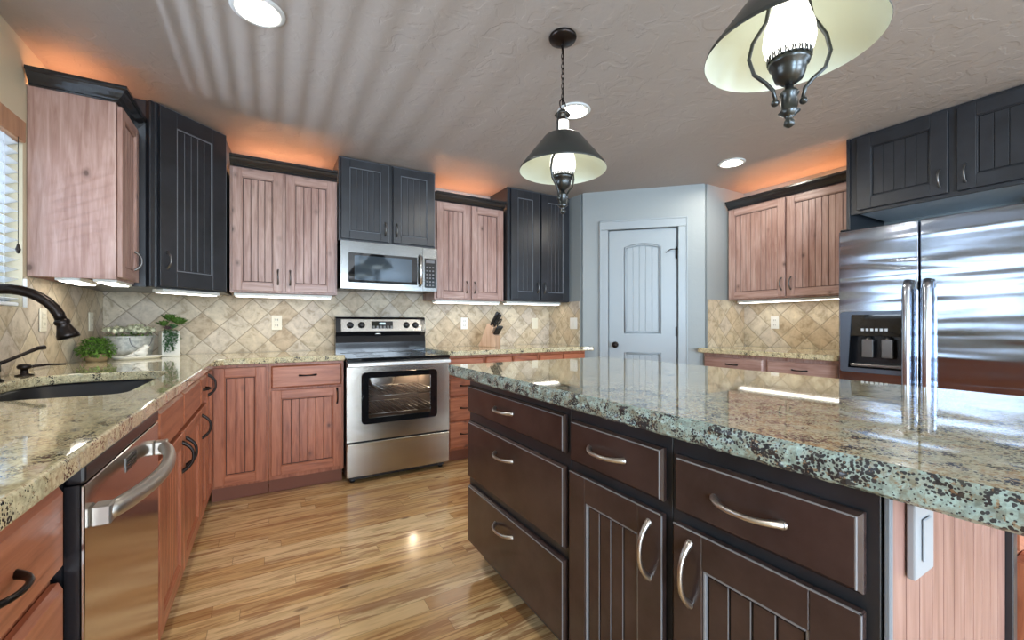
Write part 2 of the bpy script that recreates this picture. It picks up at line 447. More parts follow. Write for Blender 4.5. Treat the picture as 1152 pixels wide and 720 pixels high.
# door casing
b = MB(TRIMW); b.M = dframe(); cw = 0.088
prof = [(0, 0), (0, -0.012), (0.01, -0.018), (cw - 0.02, -0.018), (cw - 0.012, -0.024), (cw, -0.024), (cw, 0)]
b.box(d0 - cw, d0 - 0.006, -0.018, -0.001, 0, 2.036, bev=0.003); b.box(d1 + 0.006, d1 + cw, -0.018, -0.001, 0, 2.036, bev=0.003)
b.box(d0 - cw, d1 + cw, -0.020, -0.001, 2.038, 2.125, bev=0.003)
b.box(d0 - cw, d0 - cw + 0.014, -0.026, -0.001, 0, 2.125, bev=0.003); b.box(d1 + cw - 0.014, d1 + cw, -0.026, -0.001, 0, 2.125, bev=0.003)
b.box(d0 - cw, d1 + cw, -0.026, -0.001, 2.111, 2.125, bev=0.003)
b.box(d0 - 0.02, d0 - 0.004, 0.001, 0.1, 0, 2.036); b.box(d1 + 0.004, d1 + 0.02, 0.001, 0.1, 0, 2.036); 
struct(b.build('trim_1'), 'white casing around the pantry door')
# pantry door: arched two panel door
DW_ = d1 - d0
door = struct(thing('door_1', 'pale two panel pantry door with an arched beadboard upper panel', 'door', tuple(dframe() @ Vector((d0, 0.012, 0))), -PI / 4))
b = MB(TRIMW); w = DW_ - 0.004
px0, px1 = 0.141, 0.141 + 0.339
def arch_z(x, z, rise): 
    u = (x - (px0 + px1) / 2) / ((px1 - px0) / 2); return z + rise * (1 - u * u)
N = 16
xs_ = [px0 + (px1 - px0) * i / N for i in range(N + 1)]
b.box(0.002, px0, 0, 0.036, 0.008, 2.03); b.box(px1, w, 0, 0.036, 0.008, 2.03)
b.box(px0, px1, 0, 0.036, 0.008, 0.22); b.box(px0, px1, 0, 0.036, 0.86, 1.035)
# arched top rail
s = bmesh.new(); vs = []
top = [(x, arch_z(x, 1.865, 0.035)) for x in xs_] + [(px1, 2.03), (px0, 2.03)]
for yy in (0, 0.036): vs.append([s.verts.new((x, yy, z)) for x, z in top])
s.faces.new(vs[0]); s.faces.new(vs[1][::-1])
for i in range(len(top)):
    j = (i + 1) % len(top); s.faces.new((vs[0][i], vs[1][i], vs[1][j], vs[0][j]))
bmesh.ops.recalc_face_normals(s, faces=s.faces[:]); b._add(s)
# recessed panels with plank grooves, sloped sticking around
for z0, z1, arch in ((1.035, 1.865, True), (0.22, 0.86, False)):
    nb = 5; ww = (px1 - px0 - 0.05) / nb
    for i in range(nb):
        x0 = px0 + 0.025 + i * ww
        zt = arch_z(x0 + ww / 2, z1, 0.035) - 0.022 if arch else z1 - 0.025
        b.box(x0 + 0.0015, x0 + ww - 0.0015, 0.012, 0.03, z0 + 0.025, zt, bev=0.0025)
    b.box(px0, px1, 0.016, 0.032, z0, z1 + (0.03 if arch else 0))
for z0, z1, arch in ((1.035, 1.865, True), (0.22, 0.86, False)):
    e_ = 0.011
    lp = [(px0 + e_, z1 - (0 if arch else e_)), (px0 + e_, z0 + e_), (px1 - e_, z0 + e_), (px1 - e_, z1 - (0 if arch else e_))]
    tp = [(x, arch_z(x, z1 - e_, 0.035)) for x in reversed(xs_[1:-1])] if arch else []
    full = lp + tp + [lp[0]]
    b.tube([(x, 0.006, z) for x, z in full], 0.0085, n=8)
door_slab = b.build('door_slab', door)
k = MB(BRONZE).lathe([(0, 0), (0.030, 0), (0.031, 0.006), (0.012, 0.012), (0.011, 0.035), (0.024, 0.042), (0.029, 0.055), (0.024, 0.068), (0, 0.073)], c=(0.06, 0, 0.93), axis=(0, -1, 0)).build('door_knob', door)
k['label'] = 'round dark bronze door knob'
for z in (1.79, 1.06, 0.25):
    MB(BRONZE).box(w - 0.012, w - 0.001, -0.006, -0.0005, z - 0.045, z + 0.045, bev=0.002).build('hinge', door)
b = MB(BRONZE); b.tube([(w - 0.06, -0.012, 1.83), (w + 0.045, -0.012, 1.83)], 0.004); b.tube([(w - 0.004, -0.012, 1.85), (w - 0.004, -0.012, 1.74)], 0.005)
b.tube([(w - 0.055, -0.014, 1.83), (w - 0.10, -0.03, 1.795)], 0.0035); b.build('hinge_door_stop', door)

# backsplash tiles
def bs(n, mat, *bx):
    b = MB(mat)
    for q in bx: b.box(*q)
    return struct(b.build('trim_%d' % n), 'tumbled stone backsplash tiles laid on the diagonal')
tz = 1.358
bs(2, TILEX, (XL + 0.012, PX - 0.001, YB - 0.011, YB - 0.001, 0.9145, tz), (0.45, 1.23, YB - 0.0115, YB - 0.001, 0.80, 0.914), (0.45, 1.23, YB - 0.0115, YB - 0.001, tz, 1.47))
bs(3, TILEY, (XL + 0.001, XL + 0.011, WY1 + 0.006, YB - 0.001, 0.9145, 1.345), (XL + 0.001, XL + 0.011, -1.0, WY1 + 0.006, 0.9145, WZ0 - 0.002))
bs(4, TILEY, (PX - 0.011, PX - 0.001, PY + 0.045, YB - 0.012, 0.9145, tz))
bs(5, TILEX, (QX + 0.035, XR - 0.012, QY - 0.011, QY - 0.001, 0.9145, tz))
bs(6, TILEY, (XR - 0.011, XR - 0.001, 1.366, QY - 0.001, 0.9145, tz))
b = MB(WHITE).box(XL + 0.001, XL + 0.014, WY1 - 0.002, WY1 + 0.006, WZ0 - 0.002, 1.335, bev=0.001)
struct(b.build('trim_7'), 'narrow white edge strip of the tiles beside the window')
# floor strip / baseboard on the pantry
b = MB(TRIMW); b.M = dframe(); b.box(0.0, d0 - cw - 0.002, -0.014, -0.001, 0.001, 0.09, bev=0.002); b.box(d1 + cw + 0.002, DL, -0.014, -0.001, 0.001, 0.09, bev=0.002)
struct(b.build('baseboard_pantry'))

# window over the sink
win = struct(thing('window_1', 'window over the sink, bright with daylight', 'window', (XL, WY0, WZ0)))
b = MB(TRIMW); WL, WH = WY1 - WY0, WZ1 - WZ0
for y0, y1 in ((0.001, 0.04), (WL - 0.04, WL - 0.001)): b.box(-0.13, -0.09, y0, y1, 0.001, WH - 0.001, bev=0.003)
b.box(-0.13, -0.09, 0.04, WL - 0.04, 0.001, 0.04, bev=0.003); b.box(-0.13, -0.09, 0.04, WL - 0.04, WH - 0.04, WH - 0.001, bev=0.003)
b.build('window_frame', win)
MB(GLASS).box(-0.112, -0.108, 0.04, WL - 0.04, 0.04, WH - 0.04).build('pane', win)
for i, (frm, wx0, wx1, wz0, wz1, ax) in enumerate((('wall_front', 0.1, 3.7, 0.25, 2.2, 'x'), ('wall_right', -2.8, -1.0, 0.65, 2.15, 'y'), ('wall_left', -4.1, -2.3, 0.35, 2.15, 'y'))):  # the left wall one is unseen, added to go with the blue fill
    b = MB(TRIMW)
    wl = wx1 - wx0; m = 4 if ax == 'x' else 2
    if ax == 'x': b.M = Matrix.Translation((wx0, YF - 0.10, 0))
    else: b.M = Matrix.Translation((XR + 0.05 if frm == 'wall_right' else XL - 0.12, wx0, 0)) @ Matrix.Rotation(PI / 2, 4, 'Z') @ Matrix.Diagonal((1, -1, 1, 1))
    for q in range(m + 1):
        c = 0.03 + (wl - 0.06) * q / m; b.box(c - 0.028, c + 0.028, 0, 0.05, wz0 + 0.001, wz1 - 0.001)
    b.box(0.0, wl, 0, 0.05, wz0 + 0.001, wz0 + 0.06); b.box(0.0, wl, 0, 0.05, wz1 - 0.06, wz1 - 0.001)
    struct(b.build('window_%d' % (i + 2)))  # window_4, on the left wall, is the added unseen one

# blinds
SLAT = simple('white_blind_slats', (0.80, 0.86, 0.92), 0.35)
TANW = wood('tan_wood', (0.24, 0.11, 0.05), (0.36, 0.18, 0.09), (0.46, 0.25, 0.13), knots=False)
bl = thing('window_blind', 'white slatted window blind with a brown wood valance over the sink', 'blind', (XL - 0.032, WY0, WZ0))
b = MB(SLAT); nsl = 18; BW = WL - 0.012
for i in range(nsl):
    z = 0.03 + (WH - 0.10) * i / (nsl - 1)
    b.M = Matrix.Translation((0, 0, z)) @ Matrix.Rotation(math.radians(-20), 4, 'Y')
    b.box(-0.024, 0.024, 0.006, BW, -0.0015, 0.0015)
b.M = Matrix.Identity(4); b.build('slats', bl)
MB(SLAT).box(-0.024, 0.024, 0.006, BW, 0.004, 0.020, bev=0.003).build('bottom_rail', bl)
for y in (0.2, WL / 2, WL - 0.14):
    b = MB(SLAT); b.tube([(0.027, y, 0.02), (0.027, y, WH - 0.06)], 0.0012, n=6); b.build('ladder_cord', bl)
v = MB(TANW).box(0.012, 0.046, 0.004, BW + 0.004, WH - 0.10, WH - 0.004, bev=0.004).build('valance', bl); v['label'] = 'brown wood valance'
c = MB(BRONZE); c.tube([(0.052, WL - 0.095, WH - 0.1), (0.052, WL - 0.095, 0.27)], 0.0014, n=6); c.lathe([(0, 0), (0.006, 0.004), (0.009, 0.02), (0.004, 0.04), (0, 0.045)], c=(0.052, WL - 0.095, 0.23), n=12); c.build('pull_cord', bl)

# ================================================================== CABINET KIT (local: x = right, y = depth, z = up, front faces at y = 0)
DT = 0.020
def handle_bm(mat, L=0.1, proj=0.030, r=0.005, vertical=True, style='arch'):
    b = MB(mat); n = 14; pts = []; rs = []
    for i in range(n + 1):
        u = i / n; s = -math.cos(u * PI)              # -1..1
        a = s * L / 2; d = proj * (1 - abs(s) ** 2.6)
        pts.append((0, -d, a) if vertical else (a, -d, 0))
        rs.append(r * (0.95 + 0.55 * abs(s) ** 3))
    b.tube(pts, rs, n=8, flat=1.0)
    for s in (-1, 1):
        a = s * L / 2
        b.lathe([(r * 1.5, 0), (r * 1.5, 0.002), (r * 1.1, 0.004)], c=(0, 0, a) if vertical else (a, 0, 0), axis=(0, -1, 0), n=12)
    me_o = b.build('handle'); me = me_o.data; bpy.data.objects.remove(me_o)
    return me
H_BV, H_BH = handle_bm(BRONZE, 0.10, 0.030, 0.0048), handle_bm(BRONZE, 0.10, 0.028, 0.0048, vertical=False)
H_NV, H_NH = handle_bm(NICKEL, 0.135, 0.032, 0.0058), handle_bm(NICKEL, 0.135, 0.032, 0.0058, vertical=False)
H_PV = handle_bm(PEWTER, 0.10, 0.030, 0.0048)
H_BV2 = handle_bm(BRONZE, 0.115, 0.036, 0.0058)
def add_handle(par, me, x, z, lab=None):
    o = bpy.data.objects.new('handle', me); COL.objects.link(o); o.parent = par; o.location = (x, 0, z)
    if lab: o['label'] = lab
    return o

def door_front(par, x0, x1, z0, z1, mv, mh, mg, me_edge=None, fr=0.057, boards=None, name='door'):
    """five piece door: stiles, rails, recessed beadboard panel"""
    mats = [mv, mh, mg] + ([me_edge] if me_edge else [])
    b = MB(mats); e = 0.0035
    def pc(a0, a1, c0, c1, mi):
        b.box(a0, a1, 0, DT, c0, c1, mi, bev=0.0022, seg=1)
    pc(x0, x0 + fr, z0, z1, 0); pc(x1 - fr, x1, z0, z1, 0)
    pc(x0 + fr - 0.0008, x1 - fr + 0.0008, z0, z0 + fr, 1); pc(x0 + fr - 0.0008, x1 - fr + 0.0008, z1 - fr, z1, 1)
    ix0, ix1, iz0, iz1 = x0 + fr, x1 - fr, z0 + fr, z1 - fr
    b.box(ix0 - 0.002, ix1 + 0.002, 0.013, 0.0175, iz0 - 0.002, iz1 + 0.002, 2)
    # sticking: a thin bead along the frame's inner edge
    bd = 0.006
    for q in ((ix0, ix0 + bd, iz0, iz1), (ix1 - bd, ix1, iz0, iz1)): b.box(q[0], q[1], 0.0035, 0.013, q[2], q[3], 3 if me_edge else 0, bev=0.0015)
    for q in ((ix0 + bd, ix1 - bd, iz0, iz0 + bd), (ix0 + bd, ix1 - bd, iz1 - bd, iz1)): b.box(q[0], q[1], 0.0035, 0.013, q[2], q[3], 3 if me_edge else 1, bev=0.0015)
    gp_ = 0.0045; ix0 += bd + gp_; ix1 -= bd + gp_; iz0 += bd + gp_; iz1 -= bd + gp_
    n = boards or max(2, round((ix1 - ix0) / 0.046)); w = (ix1 - ix0) / n
    for i in range(n):
        b.box(ix0 + i * w + (0.0019 if i else 0), ix0 + (i + 1) * w - (0.0019 if i < n - 1 else 0), 0.009, 0.0140, iz0, iz1, 0, bev=0.0012)
        if me_edge and i: b.box(ix0 + i * w - 0.0032, ix0 + i * w - 0.0016, 0.0080, 0.0095, iz0, iz1, 3)  # painted sheen line beside each groove
    if me_edge:   # highlights painted on the top and right outer arrises
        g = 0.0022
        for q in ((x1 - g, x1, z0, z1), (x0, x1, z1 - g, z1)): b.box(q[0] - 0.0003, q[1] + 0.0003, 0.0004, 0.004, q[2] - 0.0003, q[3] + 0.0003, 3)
    return b.build(name, par)

def drawer_front(par, x0, x1, z0, z1, m, me_edge=None, name='drawer', e=0.010):
    """slab front with a stepped, moulded edge"""
    b = MB([m] + ([me_edge] if me_edge else []))
    b.box(x0, x1, 0.008, DT, z0, z1, 0, bev=0.0015)
    s = bmesh.new()
    lo = [(x0 + .001, z0 + .001), (x1 - .001, z0 + .001), (x1 - .001, z1 - .001), (x0 + .001, z1 - .001)]; hi = [(x0 + e, z0 + e), (x1 - e, z0 + e), (x1 - e, z1 - e), (x0 + e, z1 - e)]
    A = [s.verts.new((x, 0.0085, z)) for x, z in lo]; B = [s.verts.new((x, 0, z)) for x, z in hi]
    for i in range(4): s.faces.new((A[i], A[(i + 1) % 4], B[(i + 1) % 4], B[i]))
    s.faces.new(B[::-1]); bmesh.ops.recalc_face_normals(s, faces=s.faces[:])
    mi = 1 if me_edge else 0
    b._add(s, 0)
    if me_edge:  # painted highlight strips, only along the top and right bevels
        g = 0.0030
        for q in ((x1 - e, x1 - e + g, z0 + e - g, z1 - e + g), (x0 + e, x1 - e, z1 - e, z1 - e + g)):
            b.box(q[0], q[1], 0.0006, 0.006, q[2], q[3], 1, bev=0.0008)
    return b.build(name, par)

def carcass(par, w, d, z0, z1, m, open_top=False, toe=0.0, x0=0.0, yf=DT + 0.0015, mt=None):
    """cabinet box behind its fronts: sides, bottom, back, face frame"""
    b = MB(m); t = 0.018
    b.box(x0, x0 + t, yf + 0.019, d, z0, z1); b.box(x0 + w - t, x0 + w, yf + 0.019, d, z0, z1)
    b.box(x0 + t, x0 + w - t, yf + 0.019, d - 0.008, z0, z0 + t); b.box(x0 + t, x0 + w - t, d - 0.008, d, z0, z1)
    if not open_top: b.box(x0 + t, x0 + w - t, yf + 0.019, d - 0.008, z1 - t, z1)
    b.box(x0, x0 + w, yf, yf + 0.019, z0, z1, bev=0.001)
    o = b.build('cabinet_box', par)
    if toe:
        k = MB(mt or (TOEM if m in (ALD_B, ALD_U) else m)); k.box(x0 + 0.001, x0 + w - 0.001, yf + toe, yf + toe + 0.016, 0.001, z0 - 0.001); k.build('toe_kick', par)
    return o

CROWN = [(0, 0), (0.008, 0), (0.012, 0.004), (0.008, 0.010), (0.012, 0.016), (0.022, 0.024), (0.034, 0.040), (0.040, 0.052), (0.046, 0.054), (0.052, 0.058), (0.052, 0.072), (0, 0.072)]
def crown(par, path, z, m, side=1, k=1.0):
    b = MB(m); b.sweep(path, [(o * k, z + h) for o, h in CROWN], side); o = b.build('crown_moulding', par); o['label'] = 'black crown moulding'; return o

LIGHTW = simple('light_housing', (0.75, 0.76, 0.72), 0.4)
UC = emit('under_cabinet_diffuser', (1.0, 0.95, 0.86), 5.0)
GLOW = emit('warm_rope_light', (1.0, 0.44, 0.19), 30.0)
def ucl(x0, x1, y, z, label, rot=0, loc=None, dep=0.09):
    """thin light fixture; x0..x1 long, y = near edge; built facing down, under a cabinet"""
    L = x1 - x0
    t = thing('under_cabinet_light', label, 'light fixture', loc or (x0, y, z), rot, 'lights under the wall cabinets')
    MB(LIGHTW).box(0, L, 0, dep, -0.022, -0.001, bev=0.003).build('housing', t)
    MB(UC).box(0.012, L - 0.012, 0.012, dep - 0.012, -0.0255, -0.0235).build('diffuser', t)
    return t
def rope(x0, x1, y, z, label, rot=0, loc=None):
    t = thing('rope_light', label, 'light fixture', loc or (x0, y, z), rot, 'rope lights on top of the wall cabinets')
    n = max(2, int((x1 - x0) / 0.12)); 
    b = MB(GLOW); b.tube([(i * (x1 - x0) / n, 0.01 * math.sin(i * 1.9), 0.008) for i in range(n + 1)], 0.006, n=8); b.build('glowing_tube', t)
    return t

# ================================================================== WALL UNITS
# --- left wall: alder unit by the window (faces +X)
UB, UT = 1.352, 2.235
c = thing('wall_cabinet', 'alder wall cabinet beside the window, its broad plain side facing the room', 'cabinet', (-0.640, 2.795, 0), PI / 2)
W1 = 0.325
b = MB([ALD_U, ALD_UX]); dd = 0.328
b.box(0, 0.018, 0.0215, dd, UB, UT, 0, bev=0.001); b.box(W1 - 0.018, W1, 0.0215, dd, UB, UT); b.box(0.018, W1 - 0.018, 0.04, dd, UB + 0.012, UB + 0.03, 1); b.box(0.018, W1 - 0.018, 0.04, dd, UT - 0.018, UT, 1)
b.box(0.018, W1 - 0.018, 0.0215, 0.04, UB, UT, 0); b.box(0.018, W1 - 0.018, dd - 0.006, dd, UB, UT)
b.build('cabinet_box', c)
d = door_front(c, 0.012, W1 - 0.004, UB + 0.012, UT - 0.012, ALD_U, ALD_UX, GLAZE, fr=0.052); add_handle(d, H_PV, 0.24, UB + 0.125)
crown(c, [(0.0, 0.32), (0.0, 0.02), (W1 + 0.02, 0.02)], UT - 0.003, CRN, side=1)
# --- corner unit, black, diagonal
cA, cB = Vector((-0.555, 3.125)), Vector((-0.248, 3.432))
c = thing('corner_wall_cabinet', 'tall black diagonal corner wall cabinet reaching the ceiling at the left', 'cabinet', (cA.x, cA.y, 0), PI / 4)
L = (cB - cA).length
b = MB(BLK)
s = math.sqrt(0.5)
def toloc(x, y):
    dx, dy = x - cA.x, y - cA.y; return (dx * s + dy * s, -dx * s + dy * s)
off = 0.0215
outer = [(off * 0.2, off), (L - off * 0.2, off), toloc(cB.x + 0.004, YB - 0.014), toloc(XL + 0.014, YB - 0.014), toloc(XL + 0.014, cA.y + 0.004)]
b.poly_prism(outer, 1.345, ZC - 0.002); b.build('cabinet_box', c)
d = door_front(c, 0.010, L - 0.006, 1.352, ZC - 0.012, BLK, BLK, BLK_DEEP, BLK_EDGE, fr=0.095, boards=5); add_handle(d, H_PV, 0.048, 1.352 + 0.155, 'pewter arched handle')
MB(BLK).box(-0.032, -0.004, 0.02, 0.07, 1.345, ZC - 0.003, bev=0.004).build('end_stile', c)
# --- back wall, alder pair left of the microwave
def wall_pair(label, x0, x1, yf, z0, z1, doors, mats, edge=None, hz=0.12, hm=None, depth=None, with_crown=True, fr=0.057, rot=0.0, loc=None, group=None, kk=1.0, hd=0.028):
    c = thing('wall_cabinet', label, 'cabinet', loc or (x0, yf, 0), rot)
    w = x1 - x0; dp = depth if depth else YB - yf - 0.014
    carcass(c, w, dp, z0, z1, mats[0])
    for i, (a0, a1, hs) in enumerate(doors):
        d = door_front(c, a0 - x0, a1 - x0, z0 + 0.012, z1 - 0.012, mats[0], mats[1], mats[2], edge, fr=fr)
        hx = (a1 - x0 - hd) if hs == 'r' else (a0 - x0 + hd)
        add_handle(d, hm or H_PV, hx, z0 + hz)
    if with_crown:
        crown(c, [(0.001, 0.019), (w - 0.001, 0.019)], z1 - 0.003, CRN, side=1, k=kk)
    return c
AL = (ALD_U, ALD_UX, GLAZE); BK = (BLK, BLK, BLK_DEEP)
wall_pair('pair of pinkish alder wall cabinet doors between the corner unit and the microwave', -0.236, 0.452, 3.452, 1.352, 2.225, [(-0.222, 0.082, 'r'), (0.104, 0.438, 'l')], AL, hz=0.115)
# --- over the microwave
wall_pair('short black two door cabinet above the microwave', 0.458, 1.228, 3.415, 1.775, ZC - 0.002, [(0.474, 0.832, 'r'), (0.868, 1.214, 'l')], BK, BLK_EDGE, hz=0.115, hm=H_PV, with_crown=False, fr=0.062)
wall_pair('pair of narrower alder wall cabinet doors right of the microwave', 1.234, 1.918, 3.452, 1.345, 2.203, [(1.252, 1.560, 'r'), (1.582, 1.904, 'l')], AL, hz=0.115)
# --- black tall pair by the pantry
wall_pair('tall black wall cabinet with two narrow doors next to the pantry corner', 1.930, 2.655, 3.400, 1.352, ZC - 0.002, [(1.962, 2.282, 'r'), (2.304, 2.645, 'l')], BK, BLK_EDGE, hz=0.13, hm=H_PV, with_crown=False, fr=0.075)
# --- right wall
yA, yB_ = QY - 0.014, 1.366
c = wall_pair('pair of alder wall cabinet doors on the right wall beside the refrigerator', 0, yA - yB_, 0, 1.352, 2.213, [(0.016, 0.515, 'r'), (0.533, 1.040, 'l')], AL, hz=0.12, loc=(3.765, yA, 0), rot=-PI / 2, depth=XR - 3.765 - 0.003)
# --- above the fridge
FYL = 1.345                                # y of the fridge bay's left side
c = thing('over_fridge_cabinet', 'dark two door cabinet above the refrigerator', 'cabinet', (3.477, FYL, 0), -PI / 2)
b = MB(BLK); wF = 1.02; dF = XR - 3.477 - 0.004
b.box(0.005, wF, 0.0215, 0.040, 1.885, ZC - 0.002, bev=0.001);  b.box(0.005, wF, 0.04, dF, ZC - 0.02, ZC - 0.002)
b.box(wF - 0.02, wF, 0.04, dF, 1.973, ZC - 0.02); b.box(0.005, wF, dF - 0.01, dF, 1.973, ZC - 0.02)
b.build('cabinet_box', c)
MB(simple('bounce_lit_underside', (0.72, 0.80, 0.88), 0.35)).box(0.024, wF - 0.001, 0.041, dF - 0.001, 1.90, 1.915).build('underside', c)  # light bounced off the fridge top is put into this pale colour
for a0, a1, hs in ((0.045, 0.490, 'r'), (0.528, 0.985, 'l')):
    d = door_front(c, a0, a1, 1.908, ZC - 0.022, BLK, BLK, BLK_DEEP, None, fr=0.078, boards=5); add_handle(d, H_PV, (a1 - 0.035) if hs == 'r' else (a0 + 0.035), 1.908 + 0.095, 'pewter arched handle')

for yy, nm in ((FYL + 0.0175, 'tall black panel between the refrigerator and the right wall cabinets'), (FYL - wF - 0.001, 'tall black panel on the far right side of the refrigerator')):
    t = thing('refrigerator_side_panel', nm, 'panel', (3.477, yy, 0), -PI / 2)
    MB(BLK).box(0.0, 0.021, 0.012, dF, 0.001, ZC - 0.002, bev=0.001).build('panel_board', t)
# under cabinet lights and rope lights
ucl(-0.215, 0.42, 3.49, 1.350, 'slim light under the alder pair left of the microwave')
ucl(1.25, 1.89, 3.49, 1.343, 'slim light under the alder pair right of the microwave')
ucl(1.96, 2.60, 3.49, 1.350, 'slim light under the tall black pair by the pantry')
ucl(0, 0.36, 0, 0, 'slim light under the black diagonal corner cabinet', rot=PI / 4, loc=(-0.545 - 0.0, 3.195, 1.343))
ucl(0, 0.27, 0, 0, 'slim light under the cabinet beside the window, nearer its front', rot=PI / 2, loc=(-0.665, 2.83, 1.362))
ucl(0, 0.27, 0, 0, 'slim light under the cabinet beside the window, nearer the wall', rot=PI / 2, loc=(-0.80, 2.83, 1.362))
ucl(0, 0.95, 0, 0, 'slim light under the alder pair on the right wall', rot=-PI / 2, loc=(3.83, yA - 0.06, 1.350))
rope(-0.20, 0.42, 3.66, 2.228, 'warm rope light on top of the alder pair left of the microwave')
rope(1.26, 1.89, 3.66, 2.206, 'warm rope light on top of the alder pair right of the microwave')
rope(0, 0.28, 0, 0, 'warm rope light on top of the cabinet beside the window', rot=PI / 2, loc=(-0.86, 2.81, 2.238))
rope(0, 0.98, 0, 0, 'warm rope light on top of the alder pair on the right wall', rot=-PI / 2, loc=(3.95, yA - 0.04, 2.216))

# ================================================================== BASE UNITS
BT = 0.873                                 # carcass top, counter bottom at 0.875
# --- left run, faces +X: local x = world y
def base(label, loc, rot, w, d, fronts, m=(ALD_B, ALD_BX, GLAZE), edge=None, open_top=False, toe=0.075, z0=0.105, hv=H_BV2, hh=H_BH, name='base_cabinet', fr=0.057):
    c = thing(name, label, 'cabinet', loc, rot)
    carcass(c, w, d, z0, BT, m[0], open_top=open_top, toe=toe)
    for f in fronts:
        kind, x0, x1, q0, q1 = f[:5]
        if kind == 'door':
            o = door_front(c, x0, x1, q0, q1, m[0], m[1], m[2], edge, fr=f[7] if len(f) > 7 else fr); me = hv
        else:
            o = drawer_front(c, x0, x1, q0, q1, m[1], edge); me = hh
        if len(f) > 6 and f[5] is not None: add_handle(o, me if kind == 'door' else hh, f[5], f[6])
    return c
LX = -0.300                                # door faces of the left run
LD = 0.655
base('nearest alder drawer cabinet at the bottom left corner of the picture', (LX - 0.02, 0.615, 0), PI / 2, 0.455, LD - 0.02,
     [('drawer', 0.004, 0.448, 0.688, 0.838, 0.226, 0.765), ('drawer', 0.004, 0.448, 0.41, 0.665, 0.226, 0.58), ('drawer', 0.004, 0.448, 0.125, 0.39, 0.226, 0.30)])
base('alder sink base cabinet with two plain false drawer fronts and two doors', (LX, 1.700, 0), PI / 2, 0.925, LD,
     [('drawer', 0.008, 0.438, 0.710, 0.852), ('drawer', 0.452, 0.917, 0.710, 0.852),
      ('door', 0.008, 0.438, 0.122, 0.694, 0.405, 0.60), ('door', 0.452, 0.917, 0.122, 0.694, 0.485, 0.60)], open_top=True)
base('narrow alder base cabinet with drawer and door right after the sink cabinet', (LX, 2.627, 0), PI / 2, 0.248, LD,
     [('drawer', 0.008, 0.240, 0.710, 0.852, 0.130, 0.785), ('door', 0.008, 0.240, 0.122, 0.694, 0.050, 0.60)], fr=0.05)
base('slim alder door of the inside corner on the sink side, with a black bow handle', (LX, 2.877, 0), PI / 2, 0.250, LD,
     [('door', 0.008, 0.242, 0.122, 0.852, 0.035, 0.785)], fr=0.05)
# --- back run
BY = 3.150; BD = YB - BY - 0.004
base('alder corner base cabinet with one full height beadboard door', (LX - 0.018 + 0.0, BY, 0), 0, 0.312, BD,
     [('door', 0.020, 0.300, 0.122, 0.855)])
base('alder base cabinet with one drawer and one door, left of the range', (-0.004, BY, 0), 0, 0.460, BD,
     [('drawer', 0.014, 0.446, 0.706, 0.855, 0.23, 0.785), ('door', 0.014, 0.446, 0.135, 0.693, 0.415, 0.63)], hv=H_BV)
base('alder stack of small drawers immediately right of the range', (1.232, BY, 0), 0, 0.33, BD,
     [('drawer', 0.012, 0.320, 0.706, 0.855, 0.16, 0.785), ('drawer', 0.012, 0.320, 0.545, 0.694, 0.16, 0.63), ('drawer', 0.012, 0.320, 0.345, 0.533, 0.16, 0.45), ('drawer', 0.012, 0.320, 0.122, 0.333, 0.16, 0.24)])
base('alder base cabinet in the middle of the run behind the island', (1.564, BY, 0), 0, 0.54, BD,
     [('drawer', 0.012, 0.264, 0.706, 0.855, 0.138, 0.785), ('drawer', 0.276, 0.528, 0.706, 0.855, 0.402, 0.785), ('door', 0.012, 0.264, 0.122, 0.693, 0.23, 0.6), ('door', 0.276, 0.528, 0.122, 0.693, 0.31, 0.6)])
base('alder base cabinet at the pantry end of the back run', (2.106, BY, 0), 0, 0.55, BD,
     [('drawer', 0.012, 0.270, 0.706, 0.855, 0.14, 0.785), ('drawer', 0.282, 0.536, 0.706, 0.855, 0.41, 0.785), ('door', 0.012, 0.270, 0.122, 0.693, 0.24, 0.6), ('door', 0.282, 0.536, 0.122, 0.693, 0.31, 0.6)])
# --- right wall run (faces -X)
RX = 3.40
for lab, y0, w in (('alder base cabinet on the right wall next to the pantry', QY - 0.016, 0.545), ('alder base cabinet on the right wall next to the refrigerator', QY - 0.016 - 0.547, 0.505)):
    base(lab, (RX, y0, 0), -PI / 2, w, XR - RX - 0.004, [('drawer', 0.014, w - 0.014, 0.700, 0.845, w / 2, 0.785), ('door', 0.014, w - 0.014, 0.122, 0.688, w - 0.05, 0.6)], m=(ALD_U, ALD_UX, GLAZE))

# --- dishwasher
dw = thing('dishwasher', 'stainless steel dishwasher with a bowed bar handle', 'dishwasher', (LX + 0.0, 1.080, 0), PI / 2)
DWW = 0.61
MB(BLKPL).box(0.004, DWW - 0.004, 0.030, 0.60, 0.10, 0.868, bev=0.002).build('tub', dw)
MB(BLKPL).box(0.004, DWW - 0.004, 0.09, 0.10, 0.002, 0.099).build('toe_kick', dw)
b = MB([DSTEEL, BLKPL]); b.box(0.004, DWW - 0.004, 0.0, 0.006, 0.115, 0.826, 0, bev=0.0015); b.box(0.003, DWW - 0.003, 0.007, 0.028, 0.113, 0.828, 1)
b.build('door', dw)
b = MB([BLKPL, PEWTER]); b.box(0.003, DWW - 0.003, -0.001, 0.028, 0.829, 0.866, 0, bev=0.006, seg=2)
for i in range(9): b.box(0.10 + i * 0.045, 0.125 + i * 0.045, 0.004, 0.014, 0.8655, 0.8672, 1)
b.build('control_strip', dw)
b = MB(simple('handle_steel', (0.52, 0.50, 0.47), 0.38, 1.0)); pts = []
for i in range(21):
    u = i / 20; pts.append((0.045 + u * (DWW - 0.09), -0.016 - 0.050 * math.sin(u * PI) ** 0.7, 0.755))
b.tube(pts, [0.015] * 21, n=12, flat=1.25, up=(0, 0, 1))
b.box(0.030, 0.064, -0.030, -0.0005, 0.735, 0.775, bev=0.003); b.box(DWW - 0.064, DWW - 0.030, -0.030, -0.0005, 0.735, 0.775, bev=0.003)
